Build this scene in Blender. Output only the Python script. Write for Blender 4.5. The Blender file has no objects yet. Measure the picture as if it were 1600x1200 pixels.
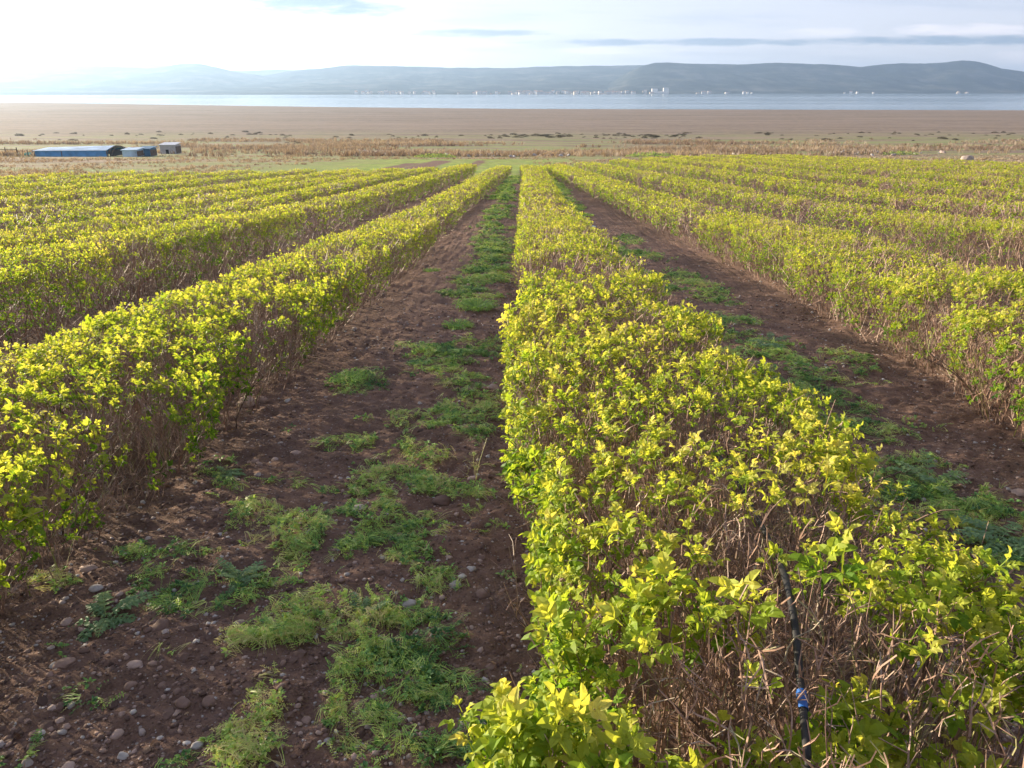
import bpy, math, random
import numpy as np
from mathutils import Vector, Matrix, Euler

R = math.radians
rng = np.random.default_rng(7)
random.seed(7)
S = bpy.context.scene
COL = S.collection

# ------------------------------------------------------------------ camera, sky, sun, exposure
PITCH = R(21.0)
CAMZ = 2.0
FPX = 1200.0
cam_d = bpy.data.cameras.new("camera")
cam = bpy.data.objects.new("camera", cam_d)
COL.objects.link(cam)
cam.location = (0, 0, CAMZ)
cam.rotation_euler = (math.pi / 2 - PITCH, 0, 0)
cam_d.sensor_width = 36
cam_d.lens = 36 * FPX / 1600
cam_d.clip_start = 0.02
cam_d.clip_end = 60000
S.camera = cam

SUN_EL, SUN_AZ = R(11.5), R(-57)          # azimuth from +Y, negative = towards -X
world = bpy.data.worlds.new("World")
S.world = world
world.use_nodes = True


def build_world():
    nt = world.node_tree
    nt.nodes.clear()
    N, L = nt.nodes.new, nt.links.new
    out = N("ShaderNodeOutputWorld")
    bg = N("ShaderNodeBackground")
    bg.inputs["Strength"].default_value = 0.071
    sky = N("ShaderNodeTexSky")
    sky.sky_type = 'NISHITA'
    sky.sun_disc = False
    sky.sun_elevation = SUN_EL
    sky.sun_rotation = SUN_AZ
    sky.air_density = 1.0
    sky.dust_density = 1.6
    sky.ozone_density = 2.5
    sky.altitude = 800
    tc = N("ShaderNodeTexCoord")
    sep = N("ShaderNodeSeparateXYZ")
    L(tc.outputs["Generated"], sep.inputs[0])
    # clouds: noise over the direction, flattened towards the horizon
    mz = N("ShaderNodeMath"); mz.operation = 'ADD'; mz.inputs[1].default_value = 0.10
    L(sep.outputs["Z"], mz.inputs[0])
    dx = N("ShaderNodeMath"); dx.operation = 'DIVIDE'; L(sep.outputs["X"], dx.inputs[0]); L(mz.outputs[0], dx.inputs[1])
    dy = N("ShaderNodeMath"); dy.operation = 'DIVIDE'; L(sep.outputs["Y"], dy.inputs[0]); L(mz.outputs[0], dy.inputs[1])
    cb = N("ShaderNodeCombineXYZ"); L(dx.outputs[0], cb.inputs[0]); L(dy.outputs[0], cb.inputs[1])
    mp = N("ShaderNodeMapping"); mp.inputs["Scale"].default_value = (0.55, 1.0, 1); mp.inputs["Location"].default_value = (3.1, 1.75, 0)
    L(cb.outputs[0], mp.inputs[0])
    n1 = N("ShaderNodeTexNoise"); n1.inputs["Scale"].default_value = 0.85; n1.inputs["Detail"].default_value = 8; n1.inputs["Roughness"].default_value = 0.58
    L(mp.outputs[0], n1.inputs["Vector"])
    r1 = N("ShaderNodeMapRange"); r1.inputs["From Min"].default_value = 0.50; r1.inputs["From Max"].default_value = 0.66
    r1.interpolation_type = 'SMOOTHSTEP'
    L(n1.outputs["Fac"], r1.inputs["Value"])
    # named banks of cloud, each an uneven ellipse in direction (u = x/y, v = z/y)
    def mth(op, a, b_=None):
        x = N("ShaderNodeMath"); x.operation = op
        for k, v in ((0, a), (1, b_)):
            if v is None: continue
            if isinstance(v, (int, float)): x.inputs[k].default_value = v
            else: L(v, x.inputs[k])
        return x.outputs[0]
    ys_ = mth('MAXIMUM', sep.outputs["Y"], 0.05)
    U, V = mth('DIVIDE', sep.outputs["X"], ys_), mth('DIVIDE', sep.outputs["Z"], ys_)
    cuv = N("ShaderNodeCombineXYZ"); L(mth('MULTIPLY', U, 14.0), cuv.inputs[0]); L(mth('MULTIPLY', V, 75.0), cuv.inputs[1])
    n2 = N("ShaderNodeTexNoise"); n2.inputs["Scale"].default_value = 1.0; n2.inputs["Detail"].default_value = 8; n2.inputs["Roughness"].default_value = 0.6
    L(cuv.outputs[0], n2.inputs["Vector"])
    nz = mth('MULTIPLY', mth('SUBTRACT', n2.outputs["Fac"], 0.5), 4.2)
    def cloud(u0, v0, hu, hv, slant, k):
        du = mth('SUBTRACT', U, u0)
        dv = mth('SUBTRACT', mth('SUBTRACT', V, v0), mth('MULTIPLY', du, slant))
        a = mth('ADD', mth('POWER', mth('ABSOLUTE', mth('DIVIDE', du, hu)), 2.0), mth('POWER', mth('ABSOLUTE', mth('DIVIDE', dv, hv)), 2.0))
        r = N("ShaderNodeMapRange"); r.interpolation_type = 'SMOOTHSTEP'; r.inputs["From Min"].default_value = -0.3; r.inputs["From Max"].default_value = 1.0
        r.inputs["To Max"].default_value = k
        L(mth('ADD', mth('SUBTRACT', 1.0, a), nz), r.inputs["Value"])
        return mth('MULTIPLY', r.outputs[0], mth('GREATER_THAN', sep.outputs["Y"], 0.1))
    dark = None
    for c in ((-.27, .101, .13, .016, -.10, 1.0), (-.50, .100, .07, .006, -.05, .45), (-.05, .062, .10, .005, 0.0, .8), (.22, .052, .20, .0045, 0, .9), (.52, .054, .22, .006, .01, 1.0), (-.30, .055, .07, .003, 0, .5), (.9, .06, .2, .01, 0, 1), (-1.0, .09, .2, .012, 0, .6)):
        o_ = cloud(*c); dark = o_ if dark is None else mth('MAXIMUM', dark, o_)
    puffs = None
    for c in ((.54, .066, .09, .007, 0, .9), (.36, .063, .05, .005, 0, .6), (.13, .043, .09, .004, 0, .7), (.62, .035, .07, .006, 0, .6), (-.08, .05, .12, .006, 0, .4)):
        o_ = cloud(*c); puffs = o_ if puffs is None else mth('MAXIMUM', puffs, o_)
    m2 = N("ShaderNodeMath"); m2.operation = 'MULTIPLY'; m2.inputs[1].default_value = 1.0; L(dark, m2.inputs[0])
    # thin high veil lifts the whole sky towards white
    bw = N("ShaderNodeRGBToBW"); L(sky.outputs[0], bw.inputs[0])
    pw = N("ShaderNodeMath"); pw.operation = "POWER"; pw.inputs[1].default_value = 0.6; L(bw.outputs[0], pw.inputs[0])
    pk = N("ShaderNodeMath"); pk.operation = "MULTIPLY"; pk.inputs[1].default_value = 1.55; L(pw.outputs[0], pk.inputs[0])
    veil = N("ShaderNodeMixRGB"); veil.inputs[0].default_value = 0.6
    vcol = N("ShaderNodeVectorMath"); vcol.operation = 'SCALE'; vcol.inputs[0].default_value = (1.10, 1.12, 1.28)
    L(pk.outputs[0], vcol.inputs["Scale"])
    L(sky.outputs[0], veil.inputs[1]); L(vcol.outputs[0], veil.inputs[2])
    addv = N("ShaderNodeMixRGB"); addv.blend_type = 'ADD'; addv.inputs[0].default_value = 1.0
    addv.inputs[2].default_value = (1.25, 1.30, 1.75, 1)
    L(veil.outputs[0], addv.inputs[1])
    # cloud body a little darker and bluer
    cl = N("ShaderNodeMixRGB"); cl.blend_type = 'MULTIPLY'; cl.inputs[2].default_value = (0.62, 0.70, 0.80, 1)
    cm = N("ShaderNodeMath"); cm.operation = 'MULTIPLY'; cm.inputs[1].default_value = 0.35; L(r1.outputs[0], cm.inputs[0])
    L(cm.outputs[0], cl.inputs[0]); L(addv.outputs[0], cl.inputs[1])
    cl2 = N("ShaderNodeMixRGB"); cl2.blend_type = 'MULTIPLY'; cl2.inputs[2].default_value = (0.45, 0.56, 0.67, 1)
    cm2 = N("ShaderNodeMath"); cm2.operation = 'MULTIPLY'; cm2.inputs[1].default_value = 1.0; L(m2.outputs[0], cm2.inputs[0])
    L(cm2.outputs[0], cl2.inputs[0]); L(cl.outputs[0], cl2.inputs[1])
    cl3 = N("ShaderNodeMixRGB"); cl3.blend_type = "ADD"; cl3.inputs[2].default_value = (1.5, 1.2, 1.1, 1)
    L(puffs, cl3.inputs[0]); L(cl2.outputs[0], cl3.inputs[1])
    cl4 = N("ShaderNodeMixRGB"); cl4.blend_type = "MULTIPLY"; cl4.inputs[0].default_value = 1; cl4.inputs[2].default_value = (0.90, 0.855, 0.84, 1)
    L(cl3.outputs[0], cl4.inputs[1]); L(cl4.outputs[0], bg.inputs["Color"])
    L(bg.outputs[0], out.inputs[0])


build_world()
sun_d = bpy.data.lights.new("sun", 'SUN')
sun_d.energy = 5.0
sun_d.angle = R(0.6)
sun_d.color = (1.0, 0.84, 0.61)
sun = bpy.data.objects.new("sun", sun_d)
COL.objects.link(sun)
sdir = Vector((math.sin(SUN_AZ) * math.cos(SUN_EL), math.cos(SUN_AZ) * math.cos(SUN_EL), math.sin(SUN_EL)))
sun.rotation_euler = sdir.to_track_quat('Z', 'Y').to_euler()
sun.location = (-30, 30, 30)

S.view_settings.view_transform = 'Standard'
S.view_settings.look = 'None'
S.view_settings.gamma = 1.0
S.view_settings.exposure = 1.66
S.render.engine = 'CYCLES'
S.cycles.max_bounces = 7
S.cycles.diffuse_bounces = 3
S.cycles.glossy_bounces = 2
S.cycles.transmission_bounces = 4
S.cycles.volume_bounces = 0
S.cycles.sample_clamp_indirect = 6
S.cycles.use_denoising = True
S.cycles.use_adaptive_sampling = True
S.cycles.adaptive_threshold = 0.02


# ------------------------------------------------------------------ helpers
def tag(o, label=None, cat=None, group=None, kind=None):
    if label: o["label"] = label
    if cat: o["category"] = cat
    if group: o["group"] = group
    if kind: o["kind"] = kind
    return o


def empty(name, loc=(0, 0, 0), rz=0.0):
    o = bpy.data.objects.new(name, None)
    o.empty_display_size = 0.3
    o.location = loc
    o.rotation_euler = (0, 0, rz)
    COL.objects.link(o)
    return o


def fast_mesh(name, verts, quads, mat, parent=None, tint=None, smooth=False):
    """verts (n,3), quads (m,4); quads whose last two indices agree are written as triangles."""
    verts = np.asarray(verts, dtype=np.float32)
    quads = np.asarray(quads, dtype=np.int32).reshape(-1, 4)
    tri = quads[:, 2] == quads[:, 3]
    me = bpy.data.meshes.new(name)
    me.vertices.add(len(verts))
    me.vertices.foreach_set("co", verts.ravel())
    tot = np.where(tri, 3, 4).astype(np.int32)
    start = np.concatenate([[0], np.cumsum(tot)[:-1]]).astype(np.int32)
    keep = np.ones(quads.shape, bool)
    keep[tri, 3] = False
    me.loops.add(int(tot.sum()))
    me.loops.foreach_set("vertex_index", quads[keep])
    me.polygons.add(len(quads))
    me.polygons.foreach_set("loop_start", start)
    me.polygons.foreach_set("use_smooth", np.full(len(quads), smooth, dtype=bool))
    if tint is not None:
        a = me.attributes.new("tint", 'FLOAT', 'POINT')
        a.data.foreach_set("value", np.asarray(tint, dtype=np.float32))
    me.update(calc_edges=True)
    me.materials.append(mat)
    o = bpy.data.objects.new(name, me)
    COL.objects.link(o)
    if parent is not None:
        o.parent = parent
    return o


def _hash(ix, iy, seed):
    h = (ix.astype(np.int64) * 374761393 + iy.astype(np.int64) * 668265263 + seed * 982451653) & 0x7fffffff
    h = ((h ^ (h >> 13)) * 1274126177) & 0x7fffffff
    return ((h ^ (h >> 16)) & 0xffff) / 65535.0


def vnoise(x, y, seed=0):
    x = np.asarray(x, float); y = np.asarray(y, float)
    ix, iy = np.floor(x), np.floor(y)
    fx, fy = x - ix, y - iy
    fx = fx * fx * (3 - 2 * fx); fy = fy * fy * (3 - 2 * fy)
    a = _hash(ix, iy, seed); b = _hash(ix + 1, iy, seed)
    c = _hash(ix, iy + 1, seed); d = _hash(ix + 1, iy + 1, seed)
    return (a * (1 - fx) + b * fx) * (1 - fy) + (c * (1 - fx) + d * fx) * fy


def fbm(x, y, seed=0, octv=4, gain=0.5):
    s, a, t = 0.0, 1.0, 0.0
    x = np.asarray(x, float); y = np.asarray(y, float)
    for k in range(octv):
        s = s + a * vnoise(x, y, seed + k * 17); t += a
        x = x * 2.03 + 5.1; y = y * 2.03 + 1.7; a *= gain
    return s / t


def sstep(a, b, x):
    t = np.clip((np.asarray(x, float) - a) / (b - a), 0, 1)
    return t * t * (3 - 2 * t)


# ------------------------------------------------------------------ terrain height
_PY = [-60, 0, 24, 27, 60, 110, 200, 300, 400, 600, 800, 960, 1100, 60000]
_PZ = [3.0, 0, -2.25, -2.48, -4.45, -7.45, -12.85, -16.6, -18.8, -21.2, -22.5, -23.2, -23.7, -24.2]
_yy = np.concatenate([np.arange(-60, 400, 0.5), np.arange(400, 1500, 5.0), [60000]])
_zz = np.interp(_yy, _PY, _PZ)
_k = np.exp(-0.5 * (np.arange(-10, 11) / 4.0) ** 2); _k /= _k.sum()
_zs = np.convolve(np.pad(_zz, 10, mode='edge'), _k, 'valid')
_zs[-12:] = _zz[-12:]


def G0(x, y):
    x = np.asarray(x, float); y = np.asarray(y, float)
    z = np.interp(y, _yy, _zs)
    lift = np.clip((x - 6) * 0.03, 0, 0.45) * (1 - sstep(95, 160, y)) * sstep(0, 12, y)
    return z + lift


def G(x, y):
    """ground with furrows and clods"""
    x = np.asarray(x, float); y = np.asarray(y, float)
    z = G0(x, y)
    f = 1 - sstep(60, 110, y)
    z = z + f * 0.09 * (fbm(x * 0.9, y * 0.5, 3, 3) - 0.5)
    n = 1 - sstep(20, 45, y)
    z = z + n * (0.09 * (fbm(x * 3.3, y * 3.3, 11, 3) - 0.5) + 0.055 * (fbm(x * 10, y * 10, 23, 3, 0.6) - 0.5) + .028 * np.abs(fbm(x * 26, y * 26, 29, 2) - .5))
    z = z + 0.35 * sstep(110, 200, y) * (1 - sstep(500, 900, y)) * (fbm(x * 0.05, y * 0.05, 31, 3) - 0.5)
    return z


def px_ground(px, py):
    """where the view ray of a point of the photograph meets the bare ground"""
    xr, yu = px - 800.0, 600.0 - py
    f = FPX * math.cos(PITCH) + yu * math.sin(PITCH)
    u = yu * math.cos(PITCH) - FPX * math.sin(PITCH)
    lo, hi = 0.3, 1200.0
    for _ in range(50):
        m = (lo + hi) / 2
        if CAMZ + m * u / f > float(G0(xr / f * m, m)):
            lo = m
        else:
            hi = m
    return xr / f * lo, lo


def px_h(px, py, h):
    xr, yu = px - 800.0, 600.0 - py
    f = FPX * math.cos(PITCH) + yu * math.sin(PITCH)
    u = yu * math.cos(PITCH) - FPX * math.sin(PITCH)
    k = (h - CAMZ) / u
    return Vector((xr * k, f * k, h))


# ------------------------------------------------------------------ materials
def new_mat(name):
    m = bpy.data.materials.new(name)
    m.use_nodes = True
    nt = m.node_tree
    nt.nodes.clear()
    return m, nt, nt.nodes.new, nt.links.new


def ramp(nt, stops, interp='LINEAR'):
    r = nt.nodes.new("ShaderNodeValToRGB")
    r.color_ramp.interpolation = interp
    el = r.color_ramp.elements
    el[0].position, el[0].color = stops[0][0], (*stops[0][1], 1)
    el[1].position, el[1].color = stops[-1][0], (*stops[-1][1], 1)
    for p, c in stops[1:-1]:
        e = el.new(p); e.color = (*c, 1)
    return r


def leaf_mat(name, stops, trans=0.45, rough=0.45, tboost=1.25, spec=0.35):
    m, nt, N, L = new_mat(name)
    out = N("ShaderNodeOutputMaterial")
    at = N("ShaderNodeAttribute"); at.attribute_name = "tint"
    rp = ramp(nt, stops); L(at.outputs["Fac"], rp.inputs[0])
    p = N("ShaderNodeBsdfPrincipled")
    p.inputs["Roughness"].default_value = rough
    p.inputs["Specular IOR Level"].default_value = spec
    L(rp.outputs[0], p.inputs["Base Color"])
    t = N("ShaderNodeBsdfTranslucent")
    sc = N("ShaderNodeMixRGB"); sc.blend_type = 'MULTIPLY'; sc.inputs[0].default_value = 1
    sc.inputs[2].default_value = (tboost * 1.15, tboost, tboost * 0.6, 1)
    L(rp.outputs[0], sc.inputs[1]); L(sc.outputs[0], t.inputs["Color"])
    mx = N("ShaderNodeMixShader"); mx.inputs[0].default_value = trans
    L(p.outputs[0], mx.inputs[1]); L(t.outputs[0], mx.inputs[2])
    L(mx.outputs[0], out.inputs[0])
    return m


def plain_mat(name, col, rough=0.7, var=0.12, scale=3.0, bump=0.0, metal=0.0, spec=0.4):
    m, nt, N, L = new_mat(name)
    out = N("ShaderNodeOutputMaterial")
    p = N("ShaderNodeBsdfPrincipled")
    p.inputs["Roughness"].default_value = rough
    p.inputs["Metallic"].default_value = metal
    p.inputs["Specular IOR Level"].default_value = spec
    g = N("ShaderNodeNewGeometry")
    n = N("ShaderNodeTexNoise"); n.inputs["Scale"].default_value = scale; n.inputs["Detail"].default_value = 5
    L(g.outputs["Position"], n.inputs["Vector"])
    a = tuple(max(0, c * (1 - var * 2)) for c in col); b = tuple(min(1, c * (1 + var * 2)) for c in col)
    rp = ramp(nt, [(0.3, a), (0.7, b)]); L(n.outputs["Fac"], rp.inputs[0])
    L(rp.outputs[0], p.inputs["Base Color"])
    if bump:
        bp = N("ShaderNodeBump"); bp.inputs["Strength"].default_value = bump; bp.inputs["Distance"].default_value = 0.01
        L(n.outputs["Fac"], bp.inputs["Height"]); L(bp.outputs[0], p.inputs["Normal"])
    L(p.outputs[0], out.inputs[0])
    return m


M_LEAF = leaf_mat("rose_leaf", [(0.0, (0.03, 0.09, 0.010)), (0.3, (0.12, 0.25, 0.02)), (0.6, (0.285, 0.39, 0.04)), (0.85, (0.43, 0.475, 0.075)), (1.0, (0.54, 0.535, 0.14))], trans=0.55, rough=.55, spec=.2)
M_WEED = leaf_mat("weed_leaf", [(0.0, (0.05, 0.14, 0.05)), (0.3, (0.16, 0.34, 0.10)), (0.6, (0.36, 0.56, 0.13)), (0.92, (0.56, 0.66, 0.20)), (1.0, (0.58, 0.54, 0.26))], trans=0.35, tboost=1.1)
M_THIST = leaf_mat("thistle_leaf", [(0.0, (0.08, 0.17, 0.08)), (0.6, (0.16, 0.28, 0.12)), (1.0, (0.3, 0.40, 0.14))], trans=0.3, tboost=1.0)
M_REED = leaf_mat("dry_reed", [(0.0, (0.15, 0.105, 0.09)), (0.5, (0.30, 0.24, 0.195)), (1.0, (0.45, 0.38, 0.30))], trans=0.3, tboost=1.0, rough=0.8)
M_SHRUB = leaf_mat("shrub_leaf", [(0.0, (0.05, 0.05, 0.035)), (0.6, (0.09, 0.085, 0.05)), (1.0, (0.15, 0.12, 0.08))], trans=0.2, tboost=1.0, rough=0.8)


def twig_mat():
    m, nt, N, L = new_mat("rose_twig")
    out = N("ShaderNodeOutputMaterial")
    p = N("ShaderNodeBsdfPrincipled"); p.inputs["Roughness"].default_value = 0.6
    at = N("ShaderNodeAttribute"); at.attribute_name = "tint"
    rp = ramp(nt, [(0.0, (0.07, 0.045, 0.035)), (0.35, (0.19, 0.115, 0.085)), (0.65, (0.32, 0.20, 0.145)), (0.85, (0.30, 0.24, 0.19)), (1.0, (0.22, 0.24, 0.05))])
    L(at.outputs["Fac"], rp.inputs[0])
    g = N("ShaderNodeNewGeometry")
    n = N("ShaderNodeTexNoise"); n.inputs["Scale"].default_value = 60; n.inputs["Detail"].default_value = 3
    L(g.outputs["Position"], n.inputs["Vector"])
    mr = N("ShaderNodeMapRange"); mr.inputs["To Min"].default_value = 0.55; mr.inputs["To Max"].default_value = 1.45
    L(n.outputs["Fac"], mr.inputs[0])
    mm = N("ShaderNodeMixRGB"); mm.blend_type = 'MULTIPLY'; mm.inputs[0].default_value = 1
    L(rp.outputs[0], mm.inputs[1]); L(mr.outputs[0], mm.inputs[2]); L(mm.outputs[0], p.inputs["Base Color"])
    L(p.outputs[0], out.inputs[0])
    return m


M_TWIG = twig_mat()


def stone_mat():
    m, nt, N, L = new_mat("pebble_stone")
    out = N("ShaderNodeOutputMaterial")
    p = N("ShaderNodeBsdfPrincipled"); p.inputs["Roughness"].default_value = 0.85; p.inputs["Specular IOR Level"].default_value = 0.25
    at = N("ShaderNodeAttribute"); at.attribute_name = "tint"
    rp = ramp(nt, [(0.0, (0.07, 0.044, 0.036)), (0.45, (0.16, 0.105, 0.085)), (0.6, (0.27, 0.185, 0.15)), (0.78, (0.38, 0.29, 0.25)), (0.9, (0.34, 0.315, 0.30)), (1.0, (0.46, 0.44, 0.42))])
    L(at.outputs["Fac"], rp.inputs[0])
    g = N("ShaderNodeNewGeometry")
    n = N("ShaderNodeTexNoise"); n.inputs["Scale"].default_value = 45; n.inputs["Detail"].default_value = 6; n.inputs["Roughness"].default_value = 0.65
    L(g.outputs["Position"], n.inputs["Vector"])
    mr = N("ShaderNodeMapRange"); mr.inputs["To Min"].default_value = 0.5; mr.inputs["To Max"].default_value = 1.4
    L(n.outputs["Fac"], mr.inputs[0])
    mm = N("ShaderNodeMixRGB"); mm.blend_type = 'MULTIPLY'; mm.inputs[0].default_value = 1
    L(rp.outputs[0], mm.inputs[1]); L(mr.outputs[0], mm.inputs[2]); L(mm.outputs[0], p.inputs["Base Color"])
    bp = N("ShaderNodeBump"); bp.inputs["Strength"].default_value = 0.4; bp.inputs["Distance"].default_value = 0.004
    L(n.outputs["Fac"], bp.inputs["Height"]); L(bp.outputs[0], p.inputs["Normal"])
    L(p.outputs[0], out.inputs[0])
    return m


M_STONE = stone_mat()


def ground_mat():
    m, nt, N, L = new_mat("earth")
    out = N("ShaderNodeOutputMaterial")
    p = N("ShaderNodeBsdfPrincipled"); p.inputs["Roughness"].default_value = 0.95; p.inputs["Specular IOR Level"].default_value = 0.15
    g = N("ShaderNodeNewGeometry")
    sep = N("ShaderNodeSeparateXYZ"); L(g.outputs["Position"], sep.inputs[0])

    def noise(sx, sy, scale, det=5, ro=0.6):
        mp = N("ShaderNodeMapping"); mp.inputs["Scale"].default_value = (sx, sy, 1)
        L(g.outputs["Position"], mp.inputs[0])
        n = N("ShaderNodeTexNoise"); n.inputs["Scale"].default_value = scale
        n.inputs["Detail"].default_value = det; n.inputs["Roughness"].default_value = ro
        L(mp.outputs[0], n.inputs["Vector"])
        return n
    def mix(fac, a, b, bt='MIX'):
        x = N("ShaderNodeMixRGB"); x.blend_type = bt
        if isinstance(fac, (int, float)): x.inputs[0].default_value = fac
        else: L(fac, x.inputs[0])
        for k, v in ((1, a), (2, b)):
            if isinstance(v, tuple): x.inputs[k].default_value = (*v, 1)
            else: L(v, x.inputs[k])
        return x.outputs[0]
    def mr(v, a, b, c=0.0, d=1.0, sm=True):
        x = N("ShaderNodeMapRange")
        if sm: x.interpolation_type = 'SMOOTHSTEP'
        x.inputs["From Min"].default_value = a; x.inputs["From Max"].default_value = b
        x.inputs["To Min"].default_value = c; x.inputs["To Max"].default_value = d
        L(v, x.inputs["Value"]); return x.outputs[0]
    def math_(op, a, b):
        x = N("ShaderNodeMath"); x.operation = op
        for k, v in ((0, a), (1, b)):
            if isinstance(v, (int, float)): x.inputs[k].default_value = v
            else: L(v, x.inputs[k])
        return x.outputs[0]
    # soil
    n_big = noise(1, 1, 0.7, 4); n_mid = noise(1, 1, 9, 6, 0.65); n_fine = noise(1, 1, 90, 6, 0.7)
    soil = ramp(nt, [(0.3, (0.060, 0.036, 0.027)), (0.5, (0.150, 0.092, 0.070)), (0.7, (0.25, 0.16, 0.125))])
    L(n_mid.outputs["Fac"], soil.inputs[0])
    soil2 = mix(mr(n_fine.outputs["Fac"], 0.35, 0.7), soil.outputs[0], (0.21, 0.135, 0.10))
    vo = N("ShaderNodeTexVoronoi"); vo.inputs["Scale"].default_value = 55
    L(g.outputs["Position"], vo.inputs["Vector"])
    sepc = N("ShaderNodeSeparateColor"); L(vo.outputs["Color"], sepc.inputs[0])
    isst = math_('MULTIPLY', mr(sepc.outputs[0], 0.72, 0.78), mr(vo.outputs["Distance"], 0.42, 0.3))
    pcol = ramp(nt, [(0.0, (0.20, 0.13, 0.10)), (0.5, (0.30, 0.22, 0.18)), (1.0, (0.36, 0.33, 0.31))]); L(sepc.outputs[1], pcol.inputs[0])
    soil3 = mix(isst, soil2, pcol.outputs[0])
    soil4 = mix(mr(n_big.outputs["Fac"], 0.35, 0.7, 0.0, 0.45), soil3, (0.085, 0.058, 0.045))
    # land beyond the field, banded by distance (streaks run across the slope)
    st1 = noise(0.008, 0.02, 1.0, 6, 0.6); st2 = noise(0.03, 0.14, 1.0, 7, 0.62); st3 = noise(0.25, 0.6, 1.0, 6, 0.65)
    wy = math_('ADD', sep.outputs[1], mr(st1.outputs["Fac"], 0.25, 0.75, -75, 75, False))
    lg = math_('LOGARITHM', math_('MAXIMUM', wy, 20.0), 10.0)
    t = mr(lg, 1.8, 3.05, 0, 1, False)
    band = ramp(nt, [(0.0, (0.17, 0.165, 0.065)), (0.12, (0.20, 0.175, 0.085)), (0.24, (0.25, 0.185, 0.12)), (0.34, (0.26, 0.18, 0.125)),
                     (0.42, (0.21, 0.175, 0.085)), (0.50, (0.24, 0.185, 0.115)), (0.60, (0.20, 0.165, 0.10)), (0.66, (0.165, 0.13, 0.115)),
                     (0.78, (0.18, 0.142, 0.13)), (0.88, (0.16, 0.13, 0.12)), (1.0, (0.21, 0.185, 0.175))])
    L(t, band.inputs[0])
    far1 = mix(mr(st2.outputs["Fac"], 0.44, 0.56, 0, 1.0), band.outputs[0], (0.115, 0.085, 0.065), 'MIX')
    far1 = mix(mr(noise(0.0035, 0.045, 1.0, 7, 0.65).outputs['Fac'], 0.40, 0.62, 0, .55), far1, (0.27, 0.215, 0.175))
    far1 = mix(mr(noise(0.006, 0.09, 1.0, 6, 0.6).outputs['Fac'], 0.50, 0.68, 0, .6), far1, (0.10, 0.072, 0.062))
    green = math_('MULTIPLY', mr(noise(0.02, 0.055, 1.0, 5, 0.6).outputs["Fac"], 0.44, 0.53), mr(sep.outputs[1], 480, 260))
    far2 = mix(math_('MULTIPLY', green, 0.75), far1, (0.16, 0.24, 0.05))
    far3 = mix(mr(st3.outputs["Fac"], 0.4, 0.6, 0.0, 0.55), far2, (0.30, 0.23, 0.15))
    # field edge: verge of short green grass
    ed = math_('ADD', sep.outputs[1], mr(noise(1, 1, 0.12, 4).outputs["Fac"], 0.2, 0.8, -6, 6, False))
    vg = mix(mr(noise(1, .5, .8, 6, .7).outputs["Fac"], 0.35, 0.65), (0.14, 0.22, 0.04), (0.27, 0.33, 0.07))
    vg = mix(mr(noise(.5, 1.2, .35, 5, .6).outputs["Fac"], .52, .64, 0, .7), vg, (.22, .17, .10))
    xr = math_('MULTIPLY', mr(sep.outputs[0], -34, -14), mr(sep.outputs[0], 14, 4))
    vmask = math_('MULTIPLY', math_('MULTIPLY', mr(ed, 50, 62), mr(ed, 145, 118)), xr)
    far4 = mix(vmask, far3, vg)
    wob = mr(noise(1, 1, .45, 4, .6).outputs["Fac"], .2, .8, -1.6, 1.6, False)
    sxx = math_('ADD', sep.outputs[0], math_('MULTIPLY', wob, .5)); syy = math_('ADD', sep.outputs[1], wob)
    for (pa, pb, pc, pd) in ((607, 638, 255, 263.5), (645, 686, 251, 263.5), (728, 749, 250.5, 261)):
        (x_a, y_a), (x_b, y_b) = px_ground((pa + 6), (pc + pd) / 2), px_ground(pb + 4, (pc + pd) / 2)
        y_n, y_f = px_ground((pa + pb) / 2, pd)[1], px_ground((pa + pb) / 2, pc)[1]
        mk = math_('MULTIPLY', math_('MULTIPLY', mr(sxx, x_a - .3, x_a + .3), mr(sxx, x_b + .3, x_b - .3)), math_('MULTIPLY', mr(syy, y_n - 1, y_n + 1), mr(syy, y_f + 1, y_f - 1)))
        far4 = mix(mk, far4, soil.outputs[0])
    col = mix(mr(ed, 56, 76), soil4, far4)
    L(col, p.inputs["Base Color"])
    hb = math_('ADD', n_mid.outputs["Fac"], math_('MULTIPLY', n_fine.outputs["Fac"], 0.45))
    hb2 = math_('ADD', hb, math_('MULTIPLY', isst, 0.35))
    bp = N("ShaderNodeBump"); bp.inputs["Strength"].default_value = 0.9; bp.inputs["Distance"].default_value = 0.03
    L(hb2, bp.inputs["Height"]); L(bp.outputs[0], p.inputs["Normal"])
    L(p.outputs[0], out.inputs[0])
    return m


M_GROUND = ground_mat()


# ------------------------------------------------------------------ the ground, lake and far hills
def geo_axis(a, b, step, lo, hi, grow):
    core = list(np.arange(a, b + 1e-6, step))
    s = step; v = b; right = []
    while v < hi:
        s *= grow; v += s; right.append(v)
    s = step; v = a; left = []
    while v > lo:
        s *= grow; v -= s; left.append(v)
    return np.array(left[::-1] + core + right)


def grid_quads(nx, ny):
    i = np.arange(nx - 1)[None, :]; j = np.arange(ny - 1)[:, None]
    a = j * nx + i
    return np.stack([a, a + 1, a + 1 + nx, a + nx], -1).reshape(-1, 4)


LAKE_Z = -22.95


def near_shore(x):
    return np.interp(x, [-3000, -930, -300, 0, 400, 900, 3000], [1900, 1560, 1190, 1060, 1010, 960, 900])


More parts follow.
